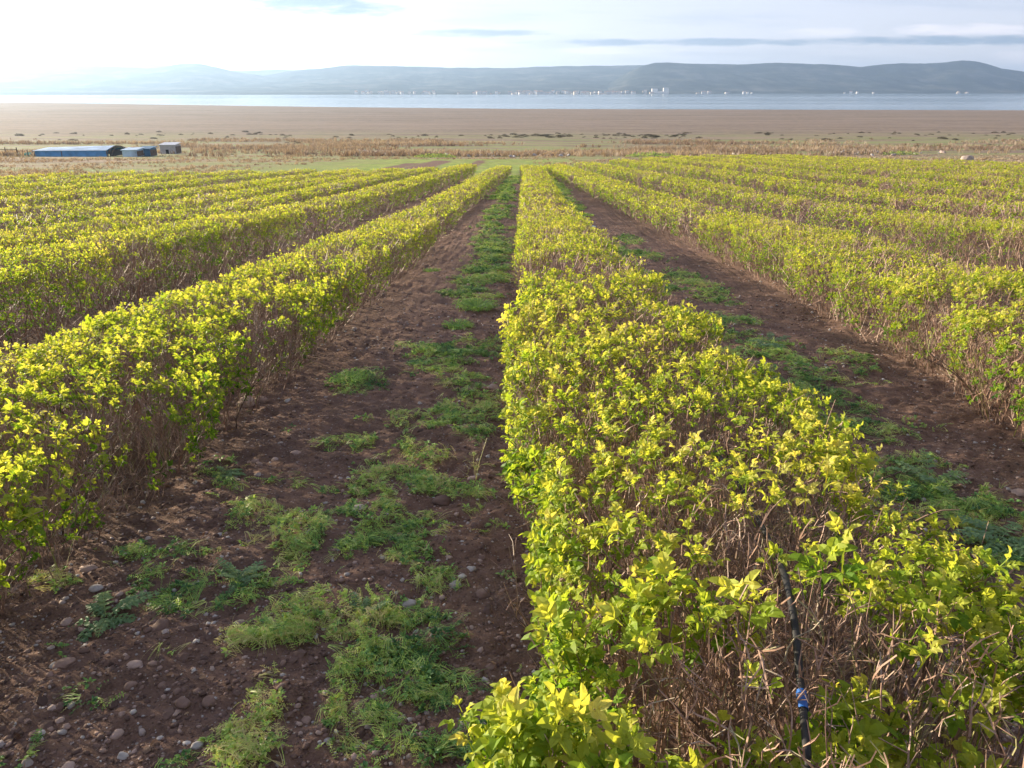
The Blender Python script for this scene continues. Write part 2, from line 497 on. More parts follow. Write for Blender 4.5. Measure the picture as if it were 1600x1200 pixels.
def build_ground():
    xs = geo_axis(-3.2, 4.6, 0.027, -11000, 11000, 1.045)
    ys = geo_axis(0.9, 6.5, 0.025, -60, 11500, 1.028)
    xs = np.clip(xs, -12500, 12500); ys = np.clip(ys, -75, 12500)
    X, Y = np.meshgrid(xs, ys)
    Z = G(X, Y)
    sh = near_shore(X)
    d = Y - sh
    Zs = LAKE_Z + 0.3 - 0.006 * d
    Z = np.where(d > -300, Z * (1 - sstep(-300, -60, d)) + Zs * sstep(-300, -60, d), Z)
    Z = np.where(d <= 0, np.maximum(Z, LAKE_Z + 0.35), Z)
    Z = np.where(d > 0, np.maximum(LAKE_Z + 0.3 - 0.006 * d, LAKE_Z - 8), Z)
    V = np.stack([X, Y, Z], -1).reshape(-1, 3)
    o = fast_mesh("ground", V, grid_quads(len(xs), len(ys)), M_GROUND, smooth=True)
    tag(o, kind="structure")


build_ground()


def build_lake():
    m, nt, N, L = new_mat("lake_water")
    out = N("ShaderNodeOutputMaterial")
    p = N("ShaderNodeBsdfPrincipled")
    p.inputs["Base Color"].default_value = (0.16, 0.24, 0.30, 1)
    p.inputs["Roughness"].default_value = 0.22
    p.inputs["IOR"].default_value = 1.33
    g = N("ShaderNodeNewGeometry")
    mp = N("ShaderNodeMapping"); mp.inputs["Scale"].default_value = (0.012, 0.05, 1)
    L(g.outputs["Position"], mp.inputs[0])
    n = N("ShaderNodeTexNoise"); n.inputs["Scale"].default_value = 1; n.inputs["Detail"].default_value = 6
    L(mp.outputs[0], n.inputs["Vector"])
    bp = N("ShaderNodeBump"); bp.inputs["Strength"].default_value = 0.12; bp.inputs["Distance"].default_value = 1.5
    L(n.outputs["Fac"], bp.inputs["Height"]); L(bp.outputs[0], p.inputs["Normal"])
    mp2 = N("ShaderNodeMapping"); mp2.inputs["Scale"].default_value = (0.0004, 0.004, 1)
    L(g.outputs["Position"], mp2.inputs[0])
    n2 = N("ShaderNodeTexNoise"); n2.inputs["Detail"].default_value = 4; n2.inputs["Scale"].default_value = 1
    L(mp2.outputs[0], n2.inputs["Vector"])
    mr = N("ShaderNodeMapRange"); mr.inputs["To Min"].default_value = 0.08; mr.inputs["To Max"].default_value = 0.16
    mr.inputs["From Min"].default_value = 0.35; mr.inputs["From Max"].default_value = 0.65
    L(n2.outputs["Fac"], mr.inputs[0]); L(mr.outputs[0], p.inputs["Roughness"])
    L(p.outputs[0], out.inputs[0])
    xs = np.linspace(-12400, 12400, 61); ys = np.linspace(850, 12400, 61)
    X, Y = np.meshgrid(xs, ys)
    V = np.stack([X, Y, np.full_like(X, LAKE_Z)], -1).reshape(-1, 3)
    tag(fast_mesh("lake_water", V, grid_quads(61, 61), m), kind="structure")


build_lake()


def hill_mat(name, c1, c2, c3):
    m, nt, N, L = new_mat(name)
    out = N("ShaderNodeOutputMaterial")
    p = N("ShaderNodeBsdfPrincipled"); p.inputs["Roughness"].default_value = 1; p.inputs["Specular IOR Level"].default_value = 0
    g = N("ShaderNodeNewGeometry")
    mp = N("ShaderNodeMapping"); mp.inputs["Scale"].default_value = (0.0035, 0.0035, 0.012)
    L(g.outputs["Position"], mp.inputs[0])
    n = N("ShaderNodeTexNoise"); n.inputs["Scale"].default_value = 1; n.inputs["Detail"].default_value = 8; n.inputs["Roughness"].default_value = 0.65
    L(mp.outputs[0], n.inputs["Vector"])
    rp = ramp(nt, [(0.35, c1), (0.5, c2), (0.66, c3)]); L(n.outputs["Fac"], rp.inputs[0])
    L(rp.outputs[0], p.inputs["Base Color"]); L(p.outputs[0], out.inputs[0])
    return m


def z_of(py, dist):
    yu = 600.0 - py
    f = FPX * math.cos(PITCH) + yu * math.sin(PITCH)
    u = yu * math.cos(PITCH) - FPX * math.sin(PITCH)
    return CAMZ + dist * u / f


HILLS = []


def hill_range(name, pts, y_foot, y_ridge, mat, flat=0.0, seed=1, gully=1.0, coast=12.0):
    """pts: ridge seen at bearing (px, py); foot on the far shore, ridge behind it"""
    px = np.arange(pts[0][0], pts[-1][0] + 1, 3.0)
    py = np.interp(px, [a for a, b in pts], [b for a, b in pts])
    py = py + 1.4 * (fbm(px * 0.05, px * 0, seed + 5, 3) - 0.5)
    v = np.concatenate([np.linspace(0, 1, 46), 1 + np.linspace(0.06, 1.0, 10)])
    foot = np.interp(px, [a for a, b in y_foot], [b for a, b in y_foot])
    ridge = np.interp(px, [a for a, b in y_ridge], [b for a, b in y_ridge])
    P, Vv = np.meshgrid(px, v)
    D = foot[None, :] + (ridge - foot)[None, :] * Vv
    X = (P - 800) / 1285.0 * D
    zr = np.array([z_of(a, b) for a, b in zip(py, ridge)])[None, :]
    base = LAKE_Z - 1.0
    s = np.clip((Vv - flat) / (1 - flat), 0, 1)
    shape = np.where(s < 0.75, 0.72 * (s / 0.75) ** 1.25, 0.72 + 0.28 * sstep(0.75, 1.0, s))
    coastz = coast * sstep(0, 0.25 + flat, Vv)
    Z = base + coastz + (zr - base - coastz) * shape
    gl = 1 - np.abs(2 * fbm(X * 0.0022 + 0.3 * Vv, D * 0.0005, seed, 4) - 1)
    gl2 = fbm(X * 0.006, D * 0.004, seed + 9, 4) - 0.5
    env = np.clip(shape * (1 - shape) * 4, 0, 1)
    Z = Z - gully * env * (60 * gl - 20) - gully * env * 45 * gl2
    back = Vv > 1
    Z = np.where(back, base + (zr - base) * (1 - 0.9 * (Vv - 1)), Z)
    Z = np.maximum(Z, base)
    V3 = np.stack([X, D, Z], -1).reshape(-1, 3)
    HILLS.append((px, X, D, Z))
    tag(fast_mesh(name, V3, grid_quads(len(px), len(v)), mat, smooth=True), kind="structure")


M_HILL = hill_mat("hill_scrub", (0.015, 0.022, 0.026), (0.035, 0.045, 0.045), (0.12, 0.12, 0.11))
hill_range("hills", [(930, 143), (955, 128), (975, 116), (1000, 103), (1020, 98), (1045, 98), (1070, 99), (1150, 101), (1210, 98), (1260, 100), (1300, 101), (1340, 104),
                     (1370, 101), (1400, 99), (1440, 99), (1470, 97), (1495, 94), (1515, 96), (1530, 99), (1560, 107), (1600, 113), (1700, 122), (1900, 128), (2300, 131)],
           [(900, 4300), (1200, 5000), (2300, 5600)], [(900, 6300), (2300, 6900)], M_HILL, 0.03, 3, 0.8, 6)
hill_range("hills", [(380, 124), (460, 110), (500, 107), (545, 102), (640, 104), (700, 106), (800, 106), (850, 104), (900, 103), (1000, 102), (1100, 104), (1300, 110), (1500, 120)],
           [(300, 3600), (900, 3900), (1500, 5600)], [(300, 7600), (1500, 8200)], M_HILL, 0.30, 8, 0.8, 14)
hill_range("hills", [(-1100, 110), (-700, 104), (0, 104), (100, 103), (180, 104), (235, 107), (262, 104), (285, 100), (318, 100), (345, 105), (375, 113), (420, 120), (470, 128), (560, 134)],
           [(-1100, 3300), (560, 3750)], [(-1100, 6400), (560, 7200)], M_HILL, 0.35, 15, 0.8, 14)
hill_range("hills", [(60, 106), (150, 103), (215, 97), (250, 101), (330, 108), (380, 111), (440, 109), (520, 112)],
           [(60, 8000), (520, 8000)], [(60, 8900), (520, 8900)], M_HILL, 0.1, 21, 0.5, 14)


# ------------------------------------------------------------------ plant templates (all quads)
class TB:
    def __init__(s):
        s.v, s.q, s.t = [], [], []

    def quad(s, pts, t):
        n = len(s.v)
        s.v += [tuple(p) for p in pts]; s.q.append((n, n + 1, n + 2, n + 3)); s.t += [t] * 4

    def leaflet(s, base, d, up, ln, wd, t, lod=0, fold=0.35, droop=0.25):
        d = d.normalized()
        side = d.cross(up)
        if side.length < 1e-4: side = Vector((1, 0, 0))
        side.normalize(); nrm = side.cross(d).normalized()
        tip = base + d * ln - nrm * (droop * ln)
        if lod == 0:
            n = len(s.v)
            mid = base + d * ln * 0.5 + nrm * ln * 0.03
            P = [base, mid]
            for sg in (1, -1):
                P += [base + d * ln * 0.16 + side * sg * wd * 0.36 + nrm * wd * fold * .7,
                      base + d * ln * 0.50 + side * sg * wd * 0.52 + nrm * (wd * fold - droop * ln * 0.15),
                      base + d * ln * 0.84 + side * sg * wd * 0.32 + nrm * (wd * fold * .5 - droop * ln * 0.6)]
            P.append(tip)
            s.v += [tuple(x) for x in P]
            s.q += [(n, n + 2, n + 3, n + 1), (n + 1, n + 3, n + 4, n + 8), (n, n + 1, n + 6, n + 5), (n + 1, n + 8, n + 7, n + 6)]
            s.t += [t] * 2 + [t] * 7
        else:
            m = base + d * ln * 0.5
            s.quad((base, m + side * wd * 0.5 + nrm * wd * fold * .5, tip, m - side * wd * 0.5 + nrm * wd * fold * .2), t)

    def tube(s, pts, r0, r1, t, sides=3):
        n0 = len(s.v)
        k = len(pts)
        for i, p in enumerate(pts):
            d = (pts[min(i + 1, k - 1)] - pts[max(i - 1, 0)])
            if d.length < 1e-6: d = Vector((0, 0, 1))
            d.normalize()
            a = d.orthogonal().normalized(); b = d.cross(a)
            r = r0 + (r1 - r0) * i / max(1, k - 1)
            for j in range(sides):
                an = 2 * math.pi * j / sides
                s.v.append(tuple(p + a * (r * math.cos(an)) + b * (r * math.sin(an)))); s.t.append(t)
        for i in range(k - 1):
            for j in range(sides):
                j2 = (j + 1) % sides
                s.q.append((n0 + i * sides + j, n0 + i * sides + j2, n0 + (i + 1) * sides + j2, n0 + (i + 1) * sides + j))

    def get(s):
        return (np.array(s.v, np.float32).reshape(-1, 3), np.array(s.q, np.int32).reshape(-1, 4), np.array(s.t, np.float32))


def rv(a=1.0):
    return Vector((random.uniform(-a, a), random.uniform(-a, a), random.uniform(-a, a)))


def shoot(lod):
    """a young rose shoot: short stem with compound leaves spiralling up it; z is along the stem"""
    b = TB()
    Ls = random.uniform(0.04, 0.085)
    if lod == 0:
        bend = Vector((random.uniform(-.3, .3), random.uniform(-.3, .3), 0)) * Ls
        pts = [Vector((0, 0, -0.03)), Vector((0, 0, Ls * .4)) + bend * .3, Vector((0, 0, Ls)) + bend]
        b.tube(pts, 0.0022, 0.0013, random.uniform(0.25, .5))
    nl = random.randint(4, 6) if lod < 2 else random.randint(3, 4)
    a0 = random.uniform(0, 6.28)
    for i in range(nl):
        f = (i + 0.6) / nl
        an = a0 + i * 2.4
        el = 0.25 + 0.75 * f + random.uniform(-.15, .2)       # outer leaves flatter, tip leaves upright
        out = Vector((math.cos(an) * math.cos(el), math.sin(an) * math.cos(el), math.sin(el)))
        p0 = Vector((0, 0, Ls * f * 0.95))
        rl = random.uniform(0.026, 0.042) * (1.1 - 0.5 * f)
        ll = random.uniform(0.022, 0.032) * (1.1 - 0.4 * f)
        wd = ll * random.uniform(0.55, 0.72)
        t = 0.30 + 0.42 * f + random.uniform(-.12, .12)
        up = Vector((0, 0, 1)) - out * out.z
        if up.length < .1: up = Vector((math.cos(an + 1), math.sin(an + 1), 0))
        up.normalize()
        side = out.cross(up).normalized()
        if lod == 2:
            b.leaflet(p0 + out * rl * .2, out + rv(.3), up, ll * 2.1, wd * 2.3, t, 1, 0.5)
            continue
        tipb = p0 + out * rl
        if lod == 0:
            w = side * 0.0011
            b.quad((p0 - w, p0 + w, tipb + w * .6, tipb - w * .6), t * 0.9)
        b.leaflet(tipb, out + rv(.12), up, ll * 1.1, wd * 1.1, t, lod)
        pairs = 2 if (random.random() < 0.5 and lod == 0) else 1
        for k in range(pairs):
            q = p0 + out * rl * (0.82 - 0.38 * k)
            sz = 0.95 - 0.2 * k
            for sgn in (-1, 1):
                b.leaflet(q, out * 0.55 + side * sgn * 0.9 + rv(.15), up, ll * sz, wd * sz, t + random.uniform(-.05, .05), lod)
    return b.get()


def cane(lod):
    """a woody cane of unit height with side branches"""
    b = TB()
    base = Vector((0, 0, 0)); pts = [base]; d = Vector((random.uniform(-.25, .25), random.uniform(-.25, .25), 1)).normalized()
    n = 6 if lod == 0 else 3
    for i in range(n):
        d = (d + rv(.32) + Vector((0, 0, .14))).normalized()
        pts.append(pts[-1] + d / n)
    t = random.choice([0.1, 0.3, 0.45, 0.55, 0.65, 0.8, .95]) + random.uniform(-.05, .05)
    rr = random.choice([.0028, .0036, .0044, .006, .0085]) if lod == 0 else .0048
    b.tube(pts, rr, rr * .45, t, 4 if rr > .005 and lod == 0 else 3)
    for k in range(random.randint(4, 7) if lod == 0 else 2):
        i = random.randint(1, n - 1)
        p = pts[i]; dd = (rv(.55) + Vector((0, 0, .8))).normalized()
        q = [p]; m = 4 if lod == 0 else 2
        ln = random.uniform(.2, .45)
        for j in range(m):
            dd = (dd + rv(.25) + Vector((0, 0, .08))).normalized(); q.append(q[-1] + dd * ln / m)
        b.tube(q, 0.0026, 0.0012, t + random.uniform(-.12, .15))
        if lod == 0:
            for _ in range(2):
                j = random.randint(1, m - 1); d2 = (dd + rv(.9) + Vector((0, 0, .3))).normalized(); w = [q[j]]
                for _ in range(2):
                    d2 = (d2 + rv(.3)).normalized(); w.append(w[-1] + d2 * random.uniform(.04, .09))
                b.tube(w, .0017, .0009, t + random.uniform(-.1, .3))
    return b.get()


def spike(lod):
    """a bare pruned twig tip"""
    b = TB()
    p = Vector((0, 0, -.06)); q = [p]; d = Vector((0, 0, 1))
    for j in range(4 if lod == 0 else 1):
        d = (d + rv(.5)).normalized(); q.append(q[-1] + d * (random.uniform(.02, .045) if lod == 0 else .15))
    b.tube(q, 0.0024, 0.0015, random.uniform(.35, .8))
    if lod == 0:
        for _ in range(2):
            k = random.randint(1, 2); dd = (d + rv(.8)).normalized()
            b.tube([q[k], q[k] + dd * random.uniform(.02, .06)], 0.0017, 0.0011, random.uniform(.3, .95))
    return b.get()


T_SHOOT = [[shoot(0) for _ in range(14)], [shoot(1) for _ in range(12)], [shoot(2) for _ in range(12)]]
T_CANE = [[cane(0) for _ in range(14)], [cane(1) for _ in range(10)]]
T_SPIKE = [[spike(0) for _ in range(10)], [spike(1) for _ in range(4)]]


def basis(axis, spin):
    """rotation matrices whose z column is axis (n,3), spun by spin"""
    z = axis / np.linalg.norm(axis, axis=1, keepdims=True)
    ref = np.where(np.abs(z[:, 2:3]) < 0.9, np.array([[0, 0, 1.0]]), np.array([[1.0, 0, 0]]))
    x = np.cross(ref, z); x /= np.linalg.norm(x, axis=1, keepdims=True)
    y = np.cross(z, x)
    c, s = np.cos(spin)[:, None], np.sin(spin)[:, None]
    return np.stack([x * c + y * s, -x * s + y * c, z], axis=2)


class Acc:
    def __init__(s):
        s.V, s.Q, s.T, s.n = [], [], [], 0

    def add(s, V, Q, T):
        s.V.append(V.astype(np.float32)); s.Q.append(Q + s.n); s.T.append(T.astype(np.float32)); s.n += len(V)

    def scatter(s, templates, pos, rot, scale, tint):
        """scale (n,) or (n,3); tint (n,) added to the template's"""
        if len(pos) == 0: return
        which = rng.integers(0, len(templates), len(pos))
        if scale.ndim == 1: scale = np.repeat(scale[:, None], 3, 1)
        for k, (tv, tq, tt) in enumerate(templates):
            ix = np.nonzero(which == k)[0]
            if len(ix) == 0: continue
            v = tv[None] * scale[ix][:, None, :]
            v = np.einsum('nij,nvj->nvi', rot[ix], v) + pos[ix][:, None, :]
            q = tq[None] + (np.arange(len(ix)) * len(tv))[:, None, None]
            t = np.clip(tt[None] + tint[ix][:, None], 0, 1)
            s.add(v.reshape(-1, 3), q.reshape(-1, 4), t.reshape(-1))

    def build(s, name, mat, parent=None, smooth=False):
        if not s.V: return None
        return fast_mesh(name, np.concatenate(s.V), np.concatenate(s.Q), mat, parent, np.concatenate(s.T), smooth)


# ------------------------------------------------------------------ hedge rows
def in_view(x, y, z, m=1.12):
    fz = y * math.cos(PITCH) - (z - CAMZ) * math.sin(PITCH)
    uy = y * math.sin(PITCH) + (z - CAMZ) * math.cos(PITCH)
    return (fz > 0.1) & (np.abs(x) < fz * 800 / FPX * m + 0.15) & (np.abs(uy) < fz * 600 / FPX * m + 0.15)


def hedge_row(idx, ys, cx, w, H, label, yend, ystart=-2.0, bare=None, extra=(), flank=1.0):
    """ys -> centre line cx and width w; idx seeds its lumps"""
    root = empty("rose_hedge_row", (float(np.interp(max(ystart, 0), ys, cx)), ystart, float(G0(np.interp(max(ystart, 0), ys, cx), ystart))))
    tag(root, label, "hedge", "rose hedge rows planted down the field")
    o0 = np.array(root.location)
    fol, tw = Acc(), Acc()

    def centre(y): return np.interp(y, ys, cx) + 0.10 * (vnoise(y * 0.35, y * 0, idx * 7 + 1) - .5)
    def width(y): return np.interp(y, ys, w) * (0.90 + 0.26 * vnoise(y * 1.15, y * 0 + 3, idx * 7 + 2) + .10 * (vnoise(y * 4, y * 0 + 9, idx * 7 + 4) - .5))
    def height(y, u): return H * (0.92 + 0.13 * fbm(y * 0.9, u * 1.1 + 7, idx * 7 + 3, 2)) + .05 * (fbm(y * 4.5, u * 5, idx * 7 + 8, 2) - .5)

    def place(y, side, n, depth, ystep):
        """n samples between y and y+ystep on a face (0 top, -1 left, 1 right)"""
        yy = y + rng.random(n) * ystep
        ww = width(yy); cc = centre(yy)
        if side == 0:
            u = rng.uniform(-1, 1, n)
            hh = height(yy, u) * (1 - 0.16 * np.abs(u) ** 4)
            dd = rng.exponential(depth, n)
            h = hh - dd
            ax = np.stack([u * 0.45 + rng.normal(0, .25, n), rng.normal(0, .28, n), np.ones(n)], 1)
            lat = u
        else:
            f = rng.random(n) ** 0.75
            hh = height(yy, np.full(n, side * 1.0))
            h = hh * (0.13 + 0.85 * f)
            prof = 0.84 + 0.20 * np.sin(np.clip(f, 0, 1) * 2.2)
            dd = rng.exponential(depth, n) / (ww / 2)
            lat = side * (prof - dd)
            ax = np.stack([side * rng.uniform(.3, 1.0, n), rng.normal(0, .35, n), rng.uniform(.25, 1.0, n)], 1)
        x = cc + lat * ww / 2
        z = G0(x, yy) + h
        return x, yy, z, ax, lat, h / H

    y = ystart
    while y < yend:
        st = 1.0 if y < 25 else 2.0
        c = float(centre(y)); zc = float(G0(c, y)) + .6
        dist = math.hypot(c, y + st / 2)
        vis = bool(in_view(np.array([c, c - w[0] / 2, c + w[0] / 2]), np.array([y + st / 2] * 3), np.array([zc] * 3), 1.2).any()) or bool(in_view(np.array([c, c - 0.75, c + 0.75, c]), np.array([y + st, y + st, y + st, y]), np.array([zc, zc, zc, zc - .5]), 1.2).any())
        if dist < 9.0 and vis: lod = 0
        elif dist < 20 and vis: lod = 1
        elif dist < 12: lod = 1
        else: lod = 2
        wy = float(width(np.array([y + st / 2]))[0])
        face = -1 if c > 0 else 1                      # the side that looks at the camera
        dens_t = (188, 190, 100)[lod]; dens_s = (165, 165, 92)[lod]
        if not vis: dens_t *= .6; dens_s *= .6
        if dist > 45: dens_t *= .7; dens_s *= .7
        dens_s *= flank
        far_k = 1.0 + 0.35 * min(1, max(0, (dist - 20) / 40))
        for side, dens, dep in ((0, dens_t, 0.045), (face, dens_s, .05), (-face, dens_s * (.8 if lod == 0 else .45), .05)):
            area = st * (wy if side == 0 else H)
            n = int(dens * area)
            x, yy, z, ax, lat, hr = place(y, side, n, dep, st)
            # gaps where only bare twigs show
            gap = fbm(x * 2.0 + idx, yy * 1.5, 40 + idx, 3)
            keep = rng.random(n) < np.clip(1.45 - 1.6 * sstep(.48, .72, gap), 0.12, 1)
            if side != 0:
                keep &= rng.random(n) < np.clip(0.30 + 1.4 * (hr - .12), 0, 1)
            if bare is not None:
                keep &= rng.random(n) > bare(x, yy)
            x, yy, z, ax, lat, hr = x[keep], yy[keep], z[keep], ax[keep], lat[keep], hr[keep]
            m = len(x)
            if m == 0: continue
            pos = np.stack([x, yy, z], 1) - o0
            rot = basis(ax, rng.uniform(0, 6.28, m))
            big = 1.05 + 0.18 * max(0, min(1, (4.5 - dist) / 3.0))
            sc = np.clip(rng.lognormal(-.27, .34, m), .4, 1.5) * far_k * big
            # leaves low down and inside are older and greener; whole bushes differ a little
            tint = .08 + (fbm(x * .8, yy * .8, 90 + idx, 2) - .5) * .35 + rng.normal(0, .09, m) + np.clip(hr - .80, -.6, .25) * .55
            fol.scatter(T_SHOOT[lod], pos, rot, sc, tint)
        # canes from the ground to the surface
        nc = int((85, 42, 13)[lod] * st * (1.0 if vis else .5) * (1.3 if y < 3.5 else 1))
        yy = y + rng.random(nc) * st
        bx = rng.uniform(-1, 1, nc) * 0.78
        x = centre(yy) + bx * width(yy) / 2
        ax = np.stack([bx * .30 + rng.normal(0, .12, nc), rng.normal(0, .14, nc), np.ones(nc)], 1)
        pos = np.stack([x, yy, G0(x, yy) - .02], 1) - o0
        hgt = H * rng.uniform(.75, .99, nc)
        th = (1.0, 1.5, 2.6)[lod] * rng.uniform(.7, 1.5, nc)
        cl = 1 if lod else 0
        # keep tube thickness apart from height: the template is of unit height, so scale all and thicken sideways a little
        sc = np.stack([hgt * rng.uniform(.8, 1.2, nc), hgt * rng.uniform(.8, 1.2, nc), hgt], 1)
        if lod: sc[:, :2] *= 1.25
        tw.scatter(T_CANE[cl], pos, basis(ax, rng.uniform(0, 6.28, nc)), sc, rng.normal(0, .08, nc))
        # bare twig tips through the surface
        for side in (0, face, -face) if lod < 2 else (0, face):
            ns = int((250, 180, 64)[lod] * st * (wy if side == 0 else H * .8) * (1 if side != -face else .6) * (1.0 if vis else .4))
            x, yy, z, ax, lat, hr = place(y, side, ns, .05, st)
            if bare is not None:
                pass
            pos = np.stack([x, yy, z - .01], 1) - o0
            sc = rng.uniform(.7, 1.4, ns)
            sc3 = np.stack([sc * (1, 1.8, 3.2)[lod] if False else sc, sc, sc], 1)
            if lod: sc3[:, :2] *= (1, 1.8, 3.4)[lod]
            tw.scatter(T_SPIKE[cl], pos, basis(ax * np.array([.5, .6, 1]) + np.array([0, 0, .5]) + rng.normal(0, .16, ax.shape), rng.uniform(0, 6.28, ns)), sc3, rng.normal(0, .1, ns))
        y += st
    for (sx, sy, sz, n, spr, big) in extra:
        n0 = n
        gx, gy = sx + rng.normal(0, spr, n0), sy + rng.normal(0, spr, n0)
        gz = G0(gx, gy) + sz + .035 + rng.normal(0, spr * .6, n0)
        pos = np.stack([gx, gy, gz], 1) - o0
        ax = np.stack([(gx - sx) / spr * .5, (gy - sy) / spr * .5 - .2, np.ones(n0)], 1)
        fol.scatter(T_SHOOT[0], pos, basis(ax, rng.uniform(0, 6.28, n0)), rng.uniform(.75, 1.1, n0) * big, rng.normal(.14, .08, n0))
        base = np.stack([sx + rng.normal(0, .05, n0), sy + rng.normal(0, .05, n0), np.zeros(n0)], 1)
        base[:, 2] = G0(base[:, 0], base[:, 1])
        base -= o0
        for i in range(n0):
            a, b_ = Vector(base[i]), Vector(pos[i]); mid = a.lerp(b_, .55) + Vector((rng.normal(0, .04), rng.normal(0, .04), 0))
            tb = TB(); tb.tube([a, a.lerp(mid, .5) + rv(.02), mid, mid.lerp(b_, .5) + rv(.015), b_], .0045, .0018, random.choice([.2, .5, .7, .95]), 4)
            tw.add(*[np.array(q) for q in (tb.get()[0], tb.get()[1], tb.get()[2])])
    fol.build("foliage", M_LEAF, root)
    tw.build("stems", M_TWIG, root)
    return root


def bare_near(x, y):
    """the pruned, nearly leafless stretch at the near end of the middle row"""
    a = np.exp(-(((x - 1.0) / .50) ** 2 + ((y - 1.78) / .80) ** 2)) * .86
    b = np.exp(-(((x - .75) / .22) ** 2 + ((y - 1.3) / .35) ** 2)) * .8
    return np.clip(np.maximum(a, b), 0, .84)


def shift(xs, w, right_edge):
    w = np.asarray(w, float) * np.ones(len(xs))
    return (np.array(xs) - w / 2) if right_edge else (np.array(xs) + w / 2), w


def row_r(idx, ys, xr, w, H, label, yend, **k):
    c, ww = shift(xr, w, True); hedge_row(idx, ys, c, ww, H, label, yend, **k)


def row_l(idx, ys, xl, w, H, label, yend, **k):
    c, ww = shift(xl, w, False); hedge_row(idx, ys, c, ww, H, label, yend, **k)


row_l(1, [-2, 2, 5.5, 11, 23, 49, 68], [.07, .09, .12, .18, .33, .8, .9], [1.45, 1.43, 1.42, 1.4, 1.5, 1.4, 1.6], .86,
      "broad middle rose hedge row, its near end pruned bare around a black hose", 67, bare=bare_near,
      extra=[(*px_h(a, b_, c)[:2], c, n, sp, k) for a, b_, c, n, sp, k in (
          (1318, 1090, .62, 14, .06, 1.45), (1200, 1165, .58, 8, .05, 1.4), (1370, 1150, .50, 10, .06, 1.4), (1560, 1035, .62, 14, .06, 1.4), (1590, 965, .70, 10, .05, 1.3),
          (1490, 890, .72, 12, .06, 1.25), (1390, 905, .70, 6, .05, 1.2), (1450, 845, .74, 10, .06, 1.2), (1020, 905, .72, 9, .05, 1.25), (1110, 925, .64, 6, .03, 1.5),
          (835, 1105, .74, 12, .05, 1.5), (755, 1140, .62, 8, .05, 1.35), (905, 1150, .72, 12, .06, 1.5), (1000, 1185, .64, 12, .06, 1.45), (1530, 860, .72, 8, .05, 1.2), (1130, 1190, .55, 8, .05, 1.4), (1540, 1170, .5, 8, .06, 1.4))])
row_r(2, [-2, 3.8, 5.3, 10, 20.6, 30, 48, 67], [-2.08, -2.06, -2.02, -2.02, -1.86, -1.8, -.95, -.08], [1.75, 1.72, 1.6, 1.35, 1.3, 1.3, 1.3, 1.3], .82,
      "rose hedge row next to the middle row, on its sunward side, grey stems bare", 66, flank=.72)
row_r(3, [-2, 10, 20, 27, 33, 48, 65], [-5.4, -5.4, -5.5, -5.2, -4.75, -3.8, -3.0], 1.4, .98,
      "taller shaded rose hedge row, second from the middle row on the blue shed side", 64)
row_r(4, [0, 14, 29, 48, 62], [-8.4, -8.3, -8.2, -7, -5.4], 1.35, .88, "third rose hedge row from the middle row on the blue shed side", 61)
row_r(5, [0, 19, 35, 60], [-11.2, -11, -10.2, -8], 1.35, .88, "fourth rose hedge row from the middle row on the blue shed side", 59)
row_r(6, [0, 23, 41, 58], [-14, -13.8, -12.1, -10.6], 1.35, .88, "fifth rose hedge row from the middle row on the blue shed side", 57)
for k, nm in enumerate(("sixth", "seventh", "eighth", "ninth", "outermost")):
    x = -17.1 - 3.05 * k
    row_r(7 + k, [0, 30, 56], [x - .3, x, x + 3.0 - .3 * k], 1.35, .88,
          nm + " rose hedge row on the blue shed side" + (" of the middle row" if k < 4 else ", beside the dry grass"), 56 - 1.6 * k, ystart=4.0 + 2 * k)
row_l(20, [-2, 5.3, 7, 9.6, 14, 26, 40, 69], [3.35, 3.5, 3.9, 4.1, 4.42, 4.5, 3.95, 2.9], 1.75, .88,
      "wide sunlit rose hedge row next to the middle row, on the side away from shed", 68)
row_l(21, [0, 15, 26, 50, 75], [8.4, 8.5, 8.5, 7.4, 6.0], 1.55, .88, "second rose hedge row from the middle row on the side away from the shed", 74, ystart=2)
for k, nm in enumerate(("third", "fourth", "fifth", "sixth", "seventh", "eighth", "outermost")):
    x = 12.4 + 3.9 * k
    row_l(22 + k, [0, 26, 60, 88], [x, x, x - .9, x - 3.0 + .1 * k], 1.55, .88,
          nm + " rose hedge row on the side away from the blue shed", min(80 + 4 * k, 90) if k < 6 else 66, ystart=5.0 + 3.0 * k)

# ------------------------------------------------------------------ stones
def ico(sub):
    import bmesh
    bm = bmesh.new()
    bmesh.ops.create_icosphere(bm, subdivisions=sub, radius=1.0)
    v = np.array([q.co[:] for q in bm.verts], np.float32)
    f = np.array([[q.index for q in p.verts] + [p.verts[2].index] for p in bm.faces], np.int32)
    bm.free()
    return v, f


def stone_t(sub, rough=.12):
    v, f = ico(sub)
    v = v.copy()
    ax = np.array([1, random.uniform(.62, .95), random.uniform(.38, .7)])
    off = random.uniform(0, 90)
    r = 1 + rough * 2 * (fbm(v[:, 0] * 1.3 + off, v[:, 1] * 1.3 + v[:, 2] * 1.7, 5, 2) - .5)
    if rough > .2:                       # broken, angular
        for _ in range(4):
            n = np.array(rv()); n /= np.linalg.norm(n); d = v @ n
            v = v - np.outer(np.maximum(0, d - .62), n)
    return (v * r[:, None] * ax).astype(np.float32), f, np.zeros(len(v), np.float32)


T_PEB0 = [stone_t(2) for _ in range(12)]
T_PEB1 = [stone_t(1, .25) for _ in range(12)]


